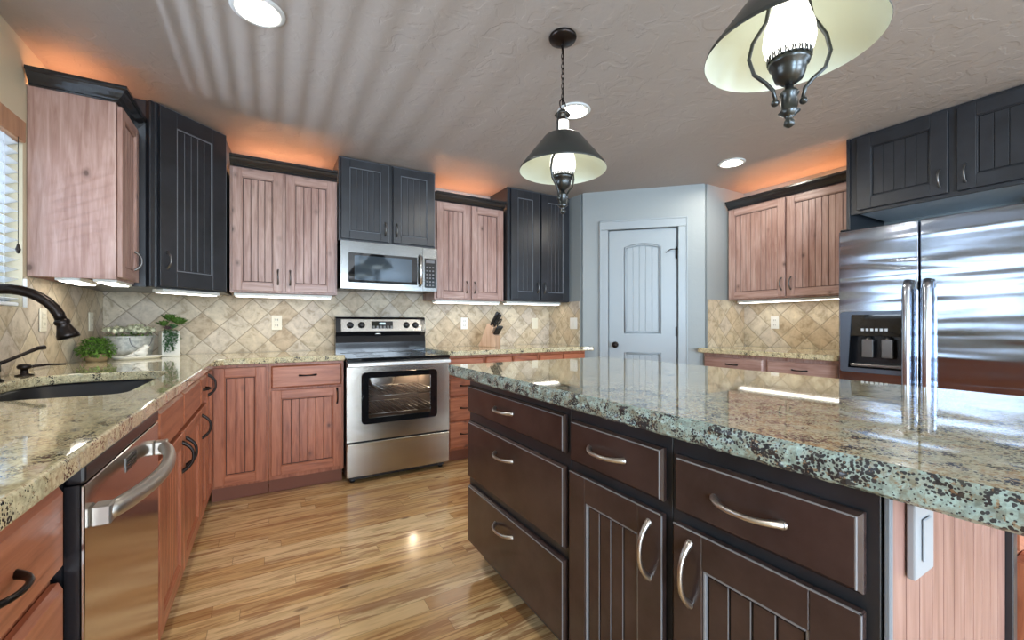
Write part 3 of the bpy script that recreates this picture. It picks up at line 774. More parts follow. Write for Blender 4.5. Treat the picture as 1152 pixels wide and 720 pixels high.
b.build('handle', dw)
b = MB([BLKPL, PEWTER]); b.box(0.26, 0.35, -0.0015, -0.0002, 0.772, 0.806, 1)
for i in range(3): b.box(0.265, 0.345, -0.003, -0.0016, 0.776 + i * 0.009, 0.780 + i * 0.009, 0)
b.build('vent', dw)

# ================================================================== COUNTERTOPS
CT0, CT1 = 0.875, 0.914
def rrect(x0, x1, y0, y1, r, n=6, rs=None):
    pts = []
    for k, (cx, cy, a) in enumerate(((x1, y0, -PI / 2), (x1, y1, 0), (x0, y1, PI / 2), (x0, y0, PI))):
        q = rs[k] if rs else r
        ox = cx - q if cx == x1 else cx + q; oy = cy - q if cy == y1 else cy + q
        for i in range(n + 1): pts.append((ox + q * math.cos(a + i * PI / 2 / n), oy + q * math.sin(a + i * PI / 2 / n)))
    return pts
HOLE = rrect(-0.845, -0.390, 1.737, 2.52, 0.1, rs=(0.05, 0.15, 0.16, 0.06), n=8)
def slab(name, loop, label, mat, z0=CT0, z1=CT1, holes=(), bev=0.006):
    b = MB(mat); b.poly_prism(loop, z0, z1, holes)
    o = b.build(name)
    m = o.modifiers.new('eased_edge', 'BEVEL'); m.width = bev; m.segments = 3; m.limit_method = 'ANGLE'; m.angle_limit = math.radians(50)
    return tag(o, label, 'countertop')
CF = -0.282
slab('countertop', [(XL + 0.013, -1.0), (CF, -1.0), (CF, 3.055), (CF + 0.04, 3.115), (CF + 0.09, 3.126), (0.459, 3.126), (0.459, YB - 0.013), (XL + 0.013, YB - 0.013)],
     'beige and green speckled granite countertop holding the sink', GRAN, holes=[HOLE])
slab('countertop', [(1.229, 3.126), (2.60, 3.126), (2.665, 3.105), (2.695, 3.09), (2.715, 3.11), (2.655, 3.225), (2.656, YB - 0.013), (1.229, YB - 0.013)],
     'speckled granite countertop behind the island, under the knife block', GRAN)
slab('countertop', [(3.345, 2.40), (3.37, 1.366), (XR - 0.013, 1.366), (XR - 0.013, QY - 0.013), (3.475, QY - 0.013), (3.435, QY - 0.004), (3.37, QY + 0.015), (3.345, QY - 0.01)],
     'speckled granite countertop on the right wall beside the refrigerator', GRAN)

# ---- sink and taps
SINKM = simple('black_composite', (0.014, 0.014, 0.017), 0.35)
sk = thing('sink', 'black undermount sink set in the granite counter', 'sink', (-0.62, 2.12, 0.66))
b = MB(SINKM); s = bmesh.new(); rings = []
hl = [(x + 0.62, y - 2.12) for x, y in HOLE]
for k, z in ((1.02, 0.2135), (1.02, 0.205), (0.995, 0.19), (0.96, 0.03), (0.90, 0.0), (0.10, -0.006)):
    rings.append([s.verts.new((x * k, y * k, z)) for x, y in hl])
for A, B in zip(rings, rings[1:]):
    for i in range(len(A)): s.faces.new((A[i], A[(i + 1) % len(A)], B[(i + 1) % len(A)], B[i]))
s.faces.new(rings[-1]); bmesh.ops.recalc_face_normals(s, faces=s.faces[:]); b._add(s, 0, True)
o = b.build('basin', sk); mm = o.modifiers.new('wall', 'SOLIDIFY'); mm.thickness = 0.006; mm.offset = 1
MB(PEWTER).lathe([(0, 0.004), (0.02, 0.003), (0.022, 0.006), (0.042, 0.006), (0.044, 0.001), (0, 0.0)], c=(0, 0, 0.003), n=24).build('drain', sk)

fc = thing('faucet', 'black high arc faucet with a bell shaped spray head over the sink', 'faucet', (-0.885, 2.030, CT1))
b = MB(BRONZE); b.lathe([(0, 0), (0.030, 0), (0.031, 0.006), (0.024, 0.014), (0.019, 0.05), (0.017, 0.06), (0, 0.06)], c=(0, 0, 0.0005)); b.build('base', fc)
b = MB(BRONZE); pts = [(0, 0, 0.05), (0, 0, 0.12), (0, 0, 0.20)]
R_ = 0.134
for i in range(1, 17):
    a = PI - i * (PI * 0.93) / 16; pts.append((R_ + R_ * math.cos(a), 0, 0.198 + R_ * math.sin(a)))
b.tube(pts, [0.0175] * 3 + [0.0175 - 0.0018 * i / 16 for i in range(16)], n=14); b.build('spout', fc)
e = Vector(pts[-1]); dr = (e - Vector(pts[-2])).normalized()
b = MB(BRONZE); b.lathe([(0.0165, -0.004), (0.0205, 0), (0.0205, 0.010), (0.0175, 0.014), (0.021, 0.026), (0.0285, 0.048), (0.030, 0.062), (0.025, 0.064), (0, 0.064)], c=tuple(e), axis=tuple(dr), n=20); b.build('spray_head', fc)
lv = MB(BRONZE).lathe([(0, 0), (0.026, 0), (0.027, 0.005), (0.017, 0.012), (0.014, 0.03), (0.018, 0.04), (0.017, 0.062), (0.010, 0.072), (0, 0.074)], c=(0, 0.28, 0.0005), n=20).build('valve', fc)
b = MB(BRONZE); b.tube([(0, 0.28, 0.062), (0.02, 0.31, 0.075), (0.05, 0.355, 0.098), (0.075, 0.395, 0.118), (0.088, 0.415, 0.121)], [0.008, 0.007, 0.0065, 0.008, 0.0095], n=10); b.build('lever', lv)
sd = thing('soap_pump', 'low black soap pump with a long thin spout next to the window wall', 'soap dispenser', (-0.885, 2.535, CT1))
MB(BRONZE).lathe([(0, 0), (0.028, 0), (0.028, 0.004), (0.012, 0.008), (0.011, 0.026), (0.020, 0.029), (0.023, 0.038), (0.018, 0.047), (0, 0.050)], c=(0, 0, 0.0005), n=20).build('pump_body', sd)
MB(BRONZE).tube([(0.01, 0.005, 0.036), (0.05, 0.055, 0.040), (0.09, 0.105, 0.036)], [0.0065, 0.005, 0.004], n=8).build('spout', sd)

# ---- island counter with chiselled edge
IX0, IX1, IY0, IY1, IZ0, IZ1 = 0.775, 1.850, 0.02, 1.985, 0.8755, 0.926
def chiselled():
    s = bmesh.new(); base_ = []
    step = 0.009; r = 0.02
    P = rrect(IX0, IX1, IY0, IY1, r, n=3)
    out = []
    for i in range(len(P)):
        a, c_ = Vector(P[i]), Vector(P[(i + 1) % len(P)]); n = max(1, int((c_ - a).length / step))
        for k in range(n): out.append(a.lerp(c_, k / n))
    n = len(out); zs = [IZ0, IZ0 + 0.006, IZ0 + 0.014, IZ0 + 0.022, IZ0 + 0.030, IZ0 + 0.038, IZ1 - 0.005, IZ1]
    cx, cy = (IX0 + IX1) / 2, (IY0 + IY1) / 2; rings = []
    for zi, z in enumerate(zs):
        ring = []
        for i, p in enumerate(out):
            t = (out[(i + 1) % n] - out[i - 1]).normalized(); nr = Vector((t.y, -t.x))
            q = noise.noise(Vector((p.x * 28, p.y * 28, z * 45))) + 0.6 * noise.noise(Vector((p.x * 70, p.y * 70, z * 90)))
            d = 0.0055 * q
            if zi == 0: d -= 0.006
            if zi == len(zs) - 1: d = -0.010 + 0.004 * q
            if zi == len(zs) - 2: d -= 0.002
            zz = z + (0.0015 * q if 0 < zi < len(zs) - 1 else 0)
            ring.append(s.verts.new((p.x + nr.x * d, p.y + nr.y * d, zz)))
        rings.append(ring)
    side = []
    for A, B in zip(rings, rings[1:]):
        for i in range(n): side.append(s.faces.new((A[i], A[(i + 1) % n], B[(i + 1) % n], B[i])))
    tf = s.faces.new(rings[-1]); bf = s.faces.new(rings[0][::-1])
    bmesh.ops.recalc_face_normals(s, faces=s.faces[:])
    b = MB([GRANI, GRANE])
    for f in s.faces: f.material_index = 1; f.smooth = False
    tf.material_index = 0
    me = bpy.data.meshes.new('t'); s.to_mesh(me); s.free(); b.bm.from_mesh(me)
    return b.build('island_countertop')
tag(chiselled(), 'thick island countertop of speckled granite with a rough chiselled edge', 'countertop')

# ================================================================== ISLAND (faces -X; local x runs towards -Y)
EM = (ESP, ESP, BLK_DEEP)
FX = 0.800; ID = 0.70; top_ = IZ0 - 0.0015
def island_unit(label, y_hi, y_lo, fronts):
    c = thing('island_cabinet', label, 'cabinet', (FX, y_hi, 0), -PI / 2)
    w = y_hi - y_lo
    carcass(c, w - 0.001, ID, 0.105, top_, BLK, toe=0.075)
    for f in fronts:
        kind, ya, yb, q0, q1, hy_, hz_ = f
        x0, x1 = y_hi - ya, y_hi - yb
        if kind == 'door':
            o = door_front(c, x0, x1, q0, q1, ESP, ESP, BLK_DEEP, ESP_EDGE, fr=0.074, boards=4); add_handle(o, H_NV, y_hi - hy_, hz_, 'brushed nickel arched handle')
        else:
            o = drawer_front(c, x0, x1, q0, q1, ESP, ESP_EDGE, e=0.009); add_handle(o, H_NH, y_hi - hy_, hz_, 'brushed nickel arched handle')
    return c
island_unit('espresso island cabinet of three wide drawers at the far end', 1.815, 1.045, [('drawer', 1.797, 1.060, 0.722, 0.845, 1.45, 0.787), ('drawer', 1.797, 1.060, 0.420, 0.680, 1.45, 0.605), ('drawer', 1.797, 1.060, 0.118, 0.383, 1.45, 0.315)])
island_unit('middle espresso island cabinet with one drawer over one beadboard door', 1.044, 0.663, [('drawer', 1.031, 0.679, 0.708, 0.836, 0.868, 0.772), ('door', 1.031, 0.679, 0.118, 0.678, 0.717, 0.58)])
island_unit('nearest espresso island cabinet with one drawer over one beadboard door', 0.662, 0.275, [('drawer', 0.646, 0.293, 0.703, 0.832, 0.476, 0.768), ('door', 0.646, 0.293, 0.118, 0.676, 0.602, 0.58)])
# near end: beadboard end panel, corner post
EPY = 0.267
ep = thing('island_end_panel', 'pinkish beadboard end panel of the island framed by dark posts', 'panel', (0.822, EPY, 0))
b = MB([ALD_E, GLAZE]); n = 11; PW = 0.655
b.box(0.012, PW, 0.0009, 0.0070, 0.06, top_ - 0.001, 1)
wbd = (PW - 0.016) / n
for i in range(n):
    b.box(0.012 + i * wbd + 0.0018, 0.012 + (i + 1) * wbd - 0.0018, 0.0, 0.0045, 0.06, top_ - 0.001, 0, bev=0.0005)
b.build('beadboard', ep)
MB(BLK_EDGE).box(0.0, 0.011, -0.003, 0.006, 0.06, top_ - 0.001, bev=0.002).build('corner_highlight_bead', ep)
MB(BLK).box(PW + 0.001, PW + 0.034, -0.012, 0.007, 0.002, top_ - 0.001, bev=0.002).build('dark_post', ep)
MB(BLK).box(0.0, PW, -0.006, 0.006, 0.002, 0.058, bev=0.002).build('base_strip', ep)
# alder cabinet on the far side of the post, faces -Y
c = thing('island_cabinet', 'orange alder island cabinet behind the dark post at the right edge', 'cabinet', (1.515, 0.245, 0))
carcass(c, 0.30, 1.5, 0.105, top_, ALD_B, toe=0.06)
o = drawer_front(c, 0.012, 0.288, 0.595, 0.85, ALD_BX); add_handle(o, H_BH, 0.15, 0.775)
o = door_front(c, 0.012, 0.288, 0.122, 0.570, ALD_B, ALD_BX, GLAZE); add_handle(o, H_BV, 0.04, 0.58)
# outlet box on the end panel
ob = thing('outlet_plate', 'white outlet plate on the beadboard end of the island', 'outlet', (0.924, EPY - 0.001, 0.782))
MB(PLW).box(-0.040, 0.040, -0.013, -0.001, -0.060, 0.060, bev=0.003, seg=2).build('plate', ob)
MB(PLW).box(-0.017, 0.017, -0.017, -0.0135, -0.034, 0.034, bev=0.0015).build('receptacle', ob)

# ================================================================== RANGE
rg = thing('kitchen_range', 'freestanding stainless steel range with a black glass cooktop', 'range', (0.464, 3.100, 0))
RW, RD = 0.762, YB - 3.10 - 0.016
b = MB(simple('range_enamel', (0.02, 0.02, 0.022), 0.3))
b.box(0.002, 0.05, 0.034, RD, 0.052, 0.862); b.box(RW - 0.05, RW - 0.002, 0.034, RD, 0.052, 0.862); b.box(0.05, RW - 0.05, RD - 0.02, RD, 0.052, 0.862)
b.box(0.05, RW - 0.05, 0.034, RD - 0.02, 0.052, 0.30); b.box(0.05, RW - 0.05, 0.034, RD - 0.02, 0.80, 0.862)
b.box(0.03, RW - 0.03, 0.05, RD - 0.03, 0.020, 0.0515); b.build('body', rg)
for x, y in ((0.05, 0.07), (RW - 0.05, 0.07), (0.05, RD - 0.06), (RW - 0.05, RD - 0.06)):
    MB(BLKPL).lathe([(0, 0), (0.018, 0), (0.018, 0.02), (0.010, 0.026), (0.010, 0.051), (0, 0.051)], c=(x, y, 0.0005), n=12).build('foot', rg)
CAV = simple('oven_enamel', (0.16, 0.12, 0.10), 0.35)
b = MB(CAV); b.box(0.051, 0.058, 0.036, RD - 0.03, 0.301, 0.799); b.box(RW - 0.058, RW - 0.051, 0.036, RD - 0.03, 0.301, 0.799); b.box(0.058, RW - 0.058, RD - 0.04, RD - 0.03, 0.301, 0.799)
b.box(0.058, RW - 0.058, 0.036, RD - 0.04, 0.301, 0.307); b.box(0.058, RW - 0.058, 0.036, RD - 0.04, 0.793, 0.799); b.build('oven_cavity', rg)
b = MB(NICKEL)
b.lathe([(0.105, 0), (0.11, 0.006), (0.09, 0.010), (0.02, 0.012), (0, 0.012)], c=(RW / 2, RD - 0.0405, 0.66), axis=(0, -1, 0)); b.build('fan_cover', rg)
for z in (0.47, 0.60):
    b = MB(NICKEL)
    for yy in (0.07, RD - 0.06): b.tube([(0.062, yy, z), (RW - 0.062, yy, z)], 0.003, n=6)
    for k in range(2): b.tube([(0.064 + k * (RW - 0.128), 0.07, z), (0.064 + k * (RW - 0.128), RD - 0.06, z)], 0.003, n=6)
    for k in range(13): b.tube([(0.10 + k * (RW - 0.2) / 12, 0.07, z), (0.10 + k * (RW - 0.2) / 12, RD - 0.06, z)], 0.002, n=5)
    b.build('oven_rack', rg)
li = bpy.data.lights.new('oven_lamp', 'POINT'); li.energy = 2.2; li.shadow_soft_size = 0.025; li.color = (1, 0.85, 0.6)
lo = bpy.data.objects.new('oven_lamp', li); COL.objects.link(lo); lo.parent = rg; lo.location = (RW - 0.12, RD - 0.12, 0.74)
# door: steel frame with black bordered window
wx0, wx1, wz0, wz1 = 0.100, 0.662, 0.415, 0.785
b = MB(STEEL); s = bmesh.new(); 
b2 = MB(STEEL); b2.M = Matrix.Rotation(PI / 2, 4, 'X')
# poly prism is drawn in XY and extruded in Z; rotated so that Y becomes height
hole = rrect(wx0, wx1, wz0, wz1, 0.03, n=5)
b2.poly_prism([(0.002, 0.300), (RW - 0.002, 0.300), (RW - 0.002, 0.826), (0.002, 0.826)], -0.030, 0.0, holes=[hole]); b2.M = Matrix.Identity(4)
od = b2.build('oven_door', rg)
b = MB(BLKGL); b.M = Matrix.Rotation(PI / 2, 4, 'X')
b.poly_prism(rrect(wx0 + 0.001, wx1 - 0.001, wz0 + 0.001, wz1 - 0.001, 0.03, n=5), -0.02, -0.002, holes=[rrect(wx0 + 0.050, wx1 - 0.050, wz0 + 0.042, wz1 - 0.042, 0.01, n=3)])
b.build('window_border', od)
MB(GLASS).box(wx0 + 0.051, wx1 - 0.051, 0.006, 0.010, wz0 + 0.043, wz1 - 0.043).build('window_glass', od)
b = MB(simple('range_handle', (0.85, 0.85, 0.83), 0.32, 0.8)); b.box(0.004, RW - 0.004, -0.042, -0.010, 0.828, 0.858, bev=0.006, seg=3)
b.box(0.02, 0.05, -0.014, -0.0005, 0.834, 0.824 + 0.02, bev=0.002); b.box(RW - 0.05, RW - 0.02, -0.014, -0.0005, 0.834, 0.844, bev=0.002); b.build('door_handle', od)
b = MB(BLKPL).box(0.002, RW - 0.002, 0.002, 0.03, 0.828, 0.862).build('vent_strip', rg)
b = MB(BLKGL); b.box(0.0, RW, -0.014, RD - 0.10, 0.864, 0.890, bev=0.004, seg=2)
b.build('cooktop', rg)
ringm = simple('burner_ring', (0.07, 0.07, 0.075), 0.3)
for x, y, r in ((0.19, 0.15, 0.10), (0.57, 0.15, 0.085), (0.19, 0.42, 0.075), (0.57, 0.42, 0.10)):
    MB(ringm).lathe([(r - 0.004, 0), (r - 0.004, 0.0008), (r, 0.0008), (r, 0)], c=(x, y, 0.8905), n=40).build('burner', rg)
b = MB(STEEL); b.box(0.002, RW - 0.002, 0.0, 0.030, 0.052, 0.275, bev=0.003); b.box(0.002, RW - 0.002, -0.006, 0.028, 0.262, 0.290, bev=0.005, seg=2); b.build('storage_drawer', rg)
# backguard
bgp = MB(BLKPL); yb0 = RD - 0.095
bgp.poly_prism([(0, 0), (0, 0)], 0, 0) if False else None
s = bmesh.new()
pr = [(RD - 0.001, 0.892), (yb0, 0.892), (yb0, 0.975), (yb0 + 0.016, 1.030), (yb0 - 0.006, 1.062), (yb0 + 0.012, 1.175), (yb0 + 0.03, 1.19), (RD - 0.001, 1.19)]
A = [s.verts.new((0.004, y, z)) for y, z in pr]; B = [s.verts.new((RW - 0.004, y, z)) for y, z in pr]
s.faces.new(A); s.faces.new(B[::-1])
for i in range(len(pr)): s.faces.new((A[i], A[(i + 1) % len(pr)], B[(i + 1) % len(pr)], B[i]))
bmesh.ops.recalc_face_normals(s, faces=s.faces[:]); bgp = MB(simple('gloss_black', (0.012, 0.012, 0.014), 0.12)); bgp._add(s)
bgo = bgp.build('backguard', rg)
tilt = math.atan2(0.018, 0.113)
def on_guard(x, z): # point on the sloped control face
    t = (z - 1.062) / 0.113; return (x, yb0 - 0.006 + 0.018 * t, z)
Mg = Matrix.Translation(on_guard(RW / 2, 1.118)) @ Matrix.Rotation(-tilt, 4, 'X')
b = MB(STEEL); b.M = Mg; b.box(-RW / 2 + 0.045, RW / 2 - 0.045, -0.004, -0.0005, -0.050, 0.052, bev=0.001); cp = b.build('control_panel', bgo)
b = MB([BLKGL, emit('clock_digits', (0.35, 0.75, 1.0), 0.5), PEWTER]); b.M = Mg; b.box(-0.095, 0.085, -0.006, -0.0045, -0.028, 0.036, 0)
for i in range(4): b.box(-0.028 + i * 0.013, -0.019 + i * 0.013, -0.0068, -0.0062, 0.008, 0.024, 1)
for i in range(6):
    for j in range(2): b.box(-0.085 + i * 0.03, -0.068 + i * 0.03, -0.0068, -0.0062, -0.024 + j * 0.012, -0.018 + j * 0.012, 2)
b.build('display', bgo)
kn = None
for x in (0.115, 0.205, 0.585, 0.665):
    if kn is None:
        b = MB(BLKPL); b.lathe([(0, 0), (0.028, 0), (0.028, 0.004), (0.023, 0.006), (0.021, 0.024), (0.019, 0.027), (0, 0.027)], n=24); b.box(-0.004, 0.004, -0.018, 0.018, 0.026, 0.033, bev=0.002)
        b.ball((0, 0.012, 0.034), 0.0028, 0, 1)
        kn = b.build('knob', bgo)
    else:
        kn = kn.copy(); COL.objects.link(kn)
    p = Mg @ Vector((x - RW / 2, -0.0045, 0.002)); kn.location = p; kn.rotation_euler = (PI / 2 - tilt, 0, 0)
b = MB(NICKEL); b.M = Matrix.Translation((RW / 2 - 0.04, yb0 + 0.001, 1.043)) @ Matrix.Rotation(PI / 2 + 0.5, 4, 'X') @ Matrix.Diagonal((1.9, 0.75, 1, 1)); b.lathe([(0, 0.004), (0.012, 0.004), (0.014, 0.0), (0, 0)], n=24)
b.build('oval_badge', bgo)

# ================================================================== MICROWAVE
mw = thing('microwave', 'stainless over the range microwave with a black window', 'microwave', (0.464, 3.375, 1.402))
MWW, MWH = 0.760, 0.362
MB(BLKPL).box(0.003, MWW - 0.003, 0.032, YB - 3.375 - 0.014, 0.004, MWH - 0.002).build('housing', mw)
b = MB(MSTEEL); b.M = Matrix.Rotation(PI / 2, 4, 'X')
b.poly_prism([(0.0, 0.0), (0.636, 0.0), (0.636, MWH), (0.0, MWH)], -0.030, 0, holes=[rrect(0.055, 0.590, 0.048, 0.275, 0.008, n=3)])
mdoor = b.build('door', mw)
MB(BLKGL).box(0.056, 0.589, 0.004, 0.02, 0.049, 0.274).build('window_border', mdoor)
MB(simple('microwave_screen', (0.10, 0.13, 0.16), 0.06, 0.6)).box(0.100, 0.545, 0.0025, 0.0035, 0.068, 0.256).build('window_screen', mdoor)
b = MB(MSTEEL); b.box(0.637, MWW, 0.0, 0.030, 0.0, MWH, bev=0.002); b.build('side_trim', mw)
b = MB([BLKGL, simple('key_print', (0.16, 0.16, 0.17), 0.5), emit('microwave_clock', (0.4, 0.9, 0.8), 0.4)]); b.box(0.652, 0.748, -0.003, -0.0005, 0.030, 0.275, 0, bev=0.001)
b.box(0.662, 0.738, -0.0036, -0.0031, 0.236, 0.262, 2 if False else 1)
for i in range(3):
    for j in range(6): b.box(0.665 + i * 0.026, 0.680 + i * 0.026, -0.0038, -0.0031, 0.045 + j * 0.03, 0.056 + j * 0.03, 1)
b.build('control_panel', mw)
b = MB(simple('microwave_handle', (0.70, 0.70, 0.70), 0.2, 1.0)); b.tube([(0.612, -0.002, 0.045), (0.612, -0.030, 0.06), (0.612, -0.036, 0.17), (0.612, -0.030, 0.275), (0.612, -0.002, 0.29)], 0.012, n=12, flat=1.0); b.build('handle', mw)
b = MB(BLKPL)
for i in range(16): b.box(0.05 + i * 0.04, 0.08 + i * 0.04, 0.06, 0.2, 0.0005, 0.0035)
b.build('vent_grille', mw)

# ================================================================== REFRIGERATOR
fr = thing('refrigerator', 'side by side stainless refrigerator with a dispenser in the left door', 'refrigerator', (3.31, 1.338, 0), -PI / 2)
FH = 1.745
MB(simple('fridge_side', (0.33, 0.36, 0.40), 0.4)).box(0.004, 0.900, 0.072, 0.735, 0.012, FH - 0.02, bev=0.004).build('body', fr)
b = MB(FSTEEL); b.M = Matrix.Rotation(PI / 2, 4, 'X')
hole = rrect(0.018, 0.352, 0.822, 1.205, 0.01, n=3)
b.poly_prism([(0.002, 0.10), (0.400, 0.10), (0.400, FH), (0.002, FH)], -0.068, 0.0, holes=[hole]); ld = b.build('freezer_door', fr)
m = ld.modifiers.new('round_edge', 'BEVEL'); m.width = 0.006; m.segments = 3; m.limit_method = 'ANGLE'; m.angle_limit = 0.9
rd = MB(FSTEEL).box(0.408, 0.904, 0.0, 0.068, 0.10, FH, bev=0.006, seg=3).build('fridge_door', fr)
MB(BLKPL).box(0.004, 0.90, 0.04, 0.071, 0.012, 0.095).build('bottom_grille', fr)
for par, x in ((ld, 0.362), (rd, 0.448)):
    b = MB(simple('fridge_handle', (0.55, 0.60, 0.68), 0.22, 1.0)); zt, zb = 1.385, 0.42
    pts = [(x, -0.012, zb), (x, -0.040, zb + 0.05), (x, -0.046, zb + 0.3), (x, -0.048, (zt + zb) / 2), (x, -0.046, zt - 0.3), (x, -0.040, zt - 0.05), (x, -0.012, zt)]
    b.tube(pts, 0.0225, n=14, flat=1.0); b.box(x - 0.02, x + 0.02, -0.03, -0.0008, zb, zb + 0.05, bev=0.004); b.box(x - 0.02, x + 0.02, -0.03, -0.0008, zt - 0.05, zt, bev=0.004)
    b.build('handle', par)
FBLU = simple('dispenser_frame', (0.13, 0.16, 0.21), 0.3, 0.6)
b = MB(FBLU); b.M = Matrix.Rotation(PI / 2, 4, 'X')
b.poly_prism(rrect(0.014, 0.356, 0.818, 1.209, 0.012, n=3), 0.0005, 0.008, holes=[[(0.055, 0.845), (0.335, 0.845), (0.335, 1.19), (0.075, 1.19)]]); b.M = Matrix.Identity(4)
dsp = b.build('dispenser', ld)
b = MB([BLKPL]); b.box(0.019, 0.351, 0.060, 0.066, 0.823, 1.204); b.box(0.019, 0.026, 0.0, 0.06, 0.823, 1.204); b.box(0.344, 0.351, 0.0, 0.06, 0.823, 1.204); b.box(0.026, 0.344, 0.0, 0.06, 0.823, 0.829); b.build('recess', dsp)
b = MB([BLKGL, simple('dispenser_print', (0.6, 0.65, 0.7), 0.4)]); b.box(0.060, 0.338, 0.001, 0.022, 1.055, 1.198, 0)
for i in range(6):
    b.box(0.125 + i * 0.024, 0.140 + i * 0.024, -0.0008, 0.0008, 1.085, 1.102, 1)
b.build('button_panel', dsp)
b = MB(PEWTER)
for x in (0.15, 0.25): b.box(x - 0.030, x + 0.030, 0.018, 0.026, 0.915, 1.035, bev=0.004); b.lathe([(0.018, 0), (0.014, 0.03), (0.008, 0.035)], c=(x, 0.035, 1.015), n=16)
b.build('paddles', dsp)
MB(PEWTER).box(0.070, 0.330, -0.010, 0.058, 0.856, 0.872, bev=0.004).build('drip_tray', dsp)
for x in (0.03, 0.87): MB(BLKPL).box(x - 0.025, x + 0.03, 0.01, 0.12, FH + 0.001, FH + 0.014, bev=0.004).build('hinge_cover', fr)

# ================================================================== PENDANTS
SHO = simple('shade_outside', (0.055, 0.060, 0.058), 0.32, 0.5)
SHI = simple('shade_inside', (0.74, 0.80, 0.70), 0.5)
GUN = simple('dark_gunmetal', (0.075, 0.08, 0.082), 0.3, 0.9)
CHIM = emit('lit_frosted_chimney', (1.0, 0.97, 0.88), 1.15)
def pendant(x, y, label, rot=0.0, roll=0.0):
    t = thing('pendant_lamp', label, 'pendant lamp', (x, y, ZC), rot, 'pendant lamps over the island')
    Z = lambda z: z - ZC - 0.016
    MB(BRONZE).lathe([(0, 0), (0.060, 0), (0.062, -0.006), (0.058, -0.016), (0.030, -0.026), (0.010, -0.030), (0, -0.030)], c=(0, 0, -0.001)).build('canopy', t)
    b = MB(BRONZE); z = Z(2.406); k = 0
    while z > Z(2.150):
        pts = []
        for i in range(13):
            a = i * 2 * PI / 12; u, v = 0.0065 * math.cos(a), 0.0145 * math.sin(a)
            pts.append((u, 0, z - 0.0145 + v) if k % 2 else (0, u, z - 0.0145 + v))
        b.tube(pts, 0.0019, n=6, cap=False); z -= 0.0225; k += 1
    b.tube([(0.004, 0.004, Z(2.405)), (0.006, -0.003, Z(2.27)), (0.003, 0.004, Z(2.13))], 0.0022, n=6)
    b.build('chain', t)
    b = MB(BRONZE)
    pts = [(0.024 * math.cos(i * PI / 8), 0, Z(2.126) + 0.024 * math.sin(i * PI / 8)) for i in range(17)]
    b.tube(pts, 0.0028, n=6, cap=False); b.build('loop', t)
    # smoke bell / top bracket and the two arms running through the shade to the font
    b = MB(GUN); b.lathe([(0.006, Z(2.108)), (0.022, Z(2.096)), (0.036, Z(2.082)), (0.034, Z(2.080)), (0.010, Z(2.092)), (0.006, Z(2.098))], n=24)
    b.build('smoke_bell', t)
    b = MB(GUN)
    for sgn in (-1, 1):
        pts = [(sgn * 0.005, 0, Z(2.104)), (sgn * 0.030, 0, Z(2.085)), (sgn * 0.040, 0, Z(2.04)), (sgn * 0.042, 0, Z(1.965)), (sgn * 0.052, 0, Z(1.91)), (sgn * 0.083, 0, Z(1.86)), (sgn * 0.092, 0, Z(1.82)), (sgn * 0.080, 0, Z(1.78)), (sgn * 0.052, 0, Z(1.755)), (sgn * 0.036, 0, Z(1.735)), (sgn * 0.030, 0, Z(1.705))]
        b.tube(pts, 0.0048, n=8)
        b.ball((sgn * 0.032, 0, Z(1.703)), 0.0095, 0, 2)
    b.build('arms', t)
    # shade: flat-topped cone, thin double wall
    o = MB([SHO, SHI]); R0, R1, zt, zb = 0.086, 0.194, Z(1.982), Z(1.846)
    o.lathe([(0.048, zt + 0.004), (R0 - 0.012, zt + 0.004), (R0 - 0.002, zt - 0.002), (R1 - 0.004, zb), (R1, zb - 0.012), (R1 - 0.0012, zb - 0.013)], 0, n=64)
    o.lathe([(R1 - 0.0012, zb - 0.013), (R1 - 0.006, zb - 0.001), (R0 - 0.003, zt - 0.003), (0.048, zt + 0.0015), (0.048, zt + 0.004)], 1, n=64)
    sh = o.build('shade', t); sh['label'] = 'dark conical metal shade, cream white inside'
    o = MB(CHIM); o.lathe([(0.030, Z(1.795)), (0.041, Z(1.808)), (0.053, Z(1.830)), (0.058, Z(1.855)), (0.055, Z(1.885)), (0.043, Z(1.925)), (0.032, Z(1.96)), (0.027, Z(2.0)), (0.027, Z(2.052)), (0.0255, Z(2.052)), (0.0255, Z(1.99))], n=32)
    o.build('glass_chimney', t)
    b = MB(GUN)
    b.lathe([(0, Z(1.742)), (0.012, Z(1.745)), (0.030, Z(1.758)), (0.036, Z(1.775)), (0.038, Z(1.790)), (0.044, Z(1.794)), (0.0475, Z(1.808)), (0.0445, Z(1.808)), (0.036, Z(1.792)), (0, Z(1.79))], n=32)
    for i in range(20):      # pierced gallery around the chimney's foot
        a = i * 2 * PI / 20; cx_, cy_ = 0.0470 * math.cos(a), 0.0470 * math.sin(a); tx, ty = -math.sin(a), math.cos(a)
        b.tube([(cx_ + tx * 0.0055 * math.cos(q * PI / 4), cy_ + ty * 0.0055 * math.cos(q * PI / 4), Z(1.8155) + 0.0105 * math.sin(q * PI / 4)) for q in range(9)], 0.0017, n=5, cap=False)
    b.build('burner_cup', t)
    b = MB(GUN); b.lathe([(0, Z(1.748)), (0.010, Z(1.745)), (0.010, Z(1.735)), (0.018, Z(1.730)), (0.022, Z(1.722)), (0.017, Z(1.716)), (0.020, Z(1.70)), (0.018, Z(1.683)), (0.024, Z(1.677)), (0.012, Z(1.668)), (0.008, Z(1.660)), (0.012, Z(1.654)), (0.012, Z(1.645)), (0.006, Z(1.640)), (0, Z(1.637))], n=24)
    b.build('finial', t)
    return t
p1 = pendant(1.137, 1.510, 'pendant lamp over the far end of the island, hanging whole in view', math.radians(20))
p2 = copy_tree(p1); p2.location = (1.128, 0.561, ZC); p2.rotation_euler = (0, 0, math.radians(-42)); p2['label'] = 'nearer pendant lamp cut off by the top edge of the picture'

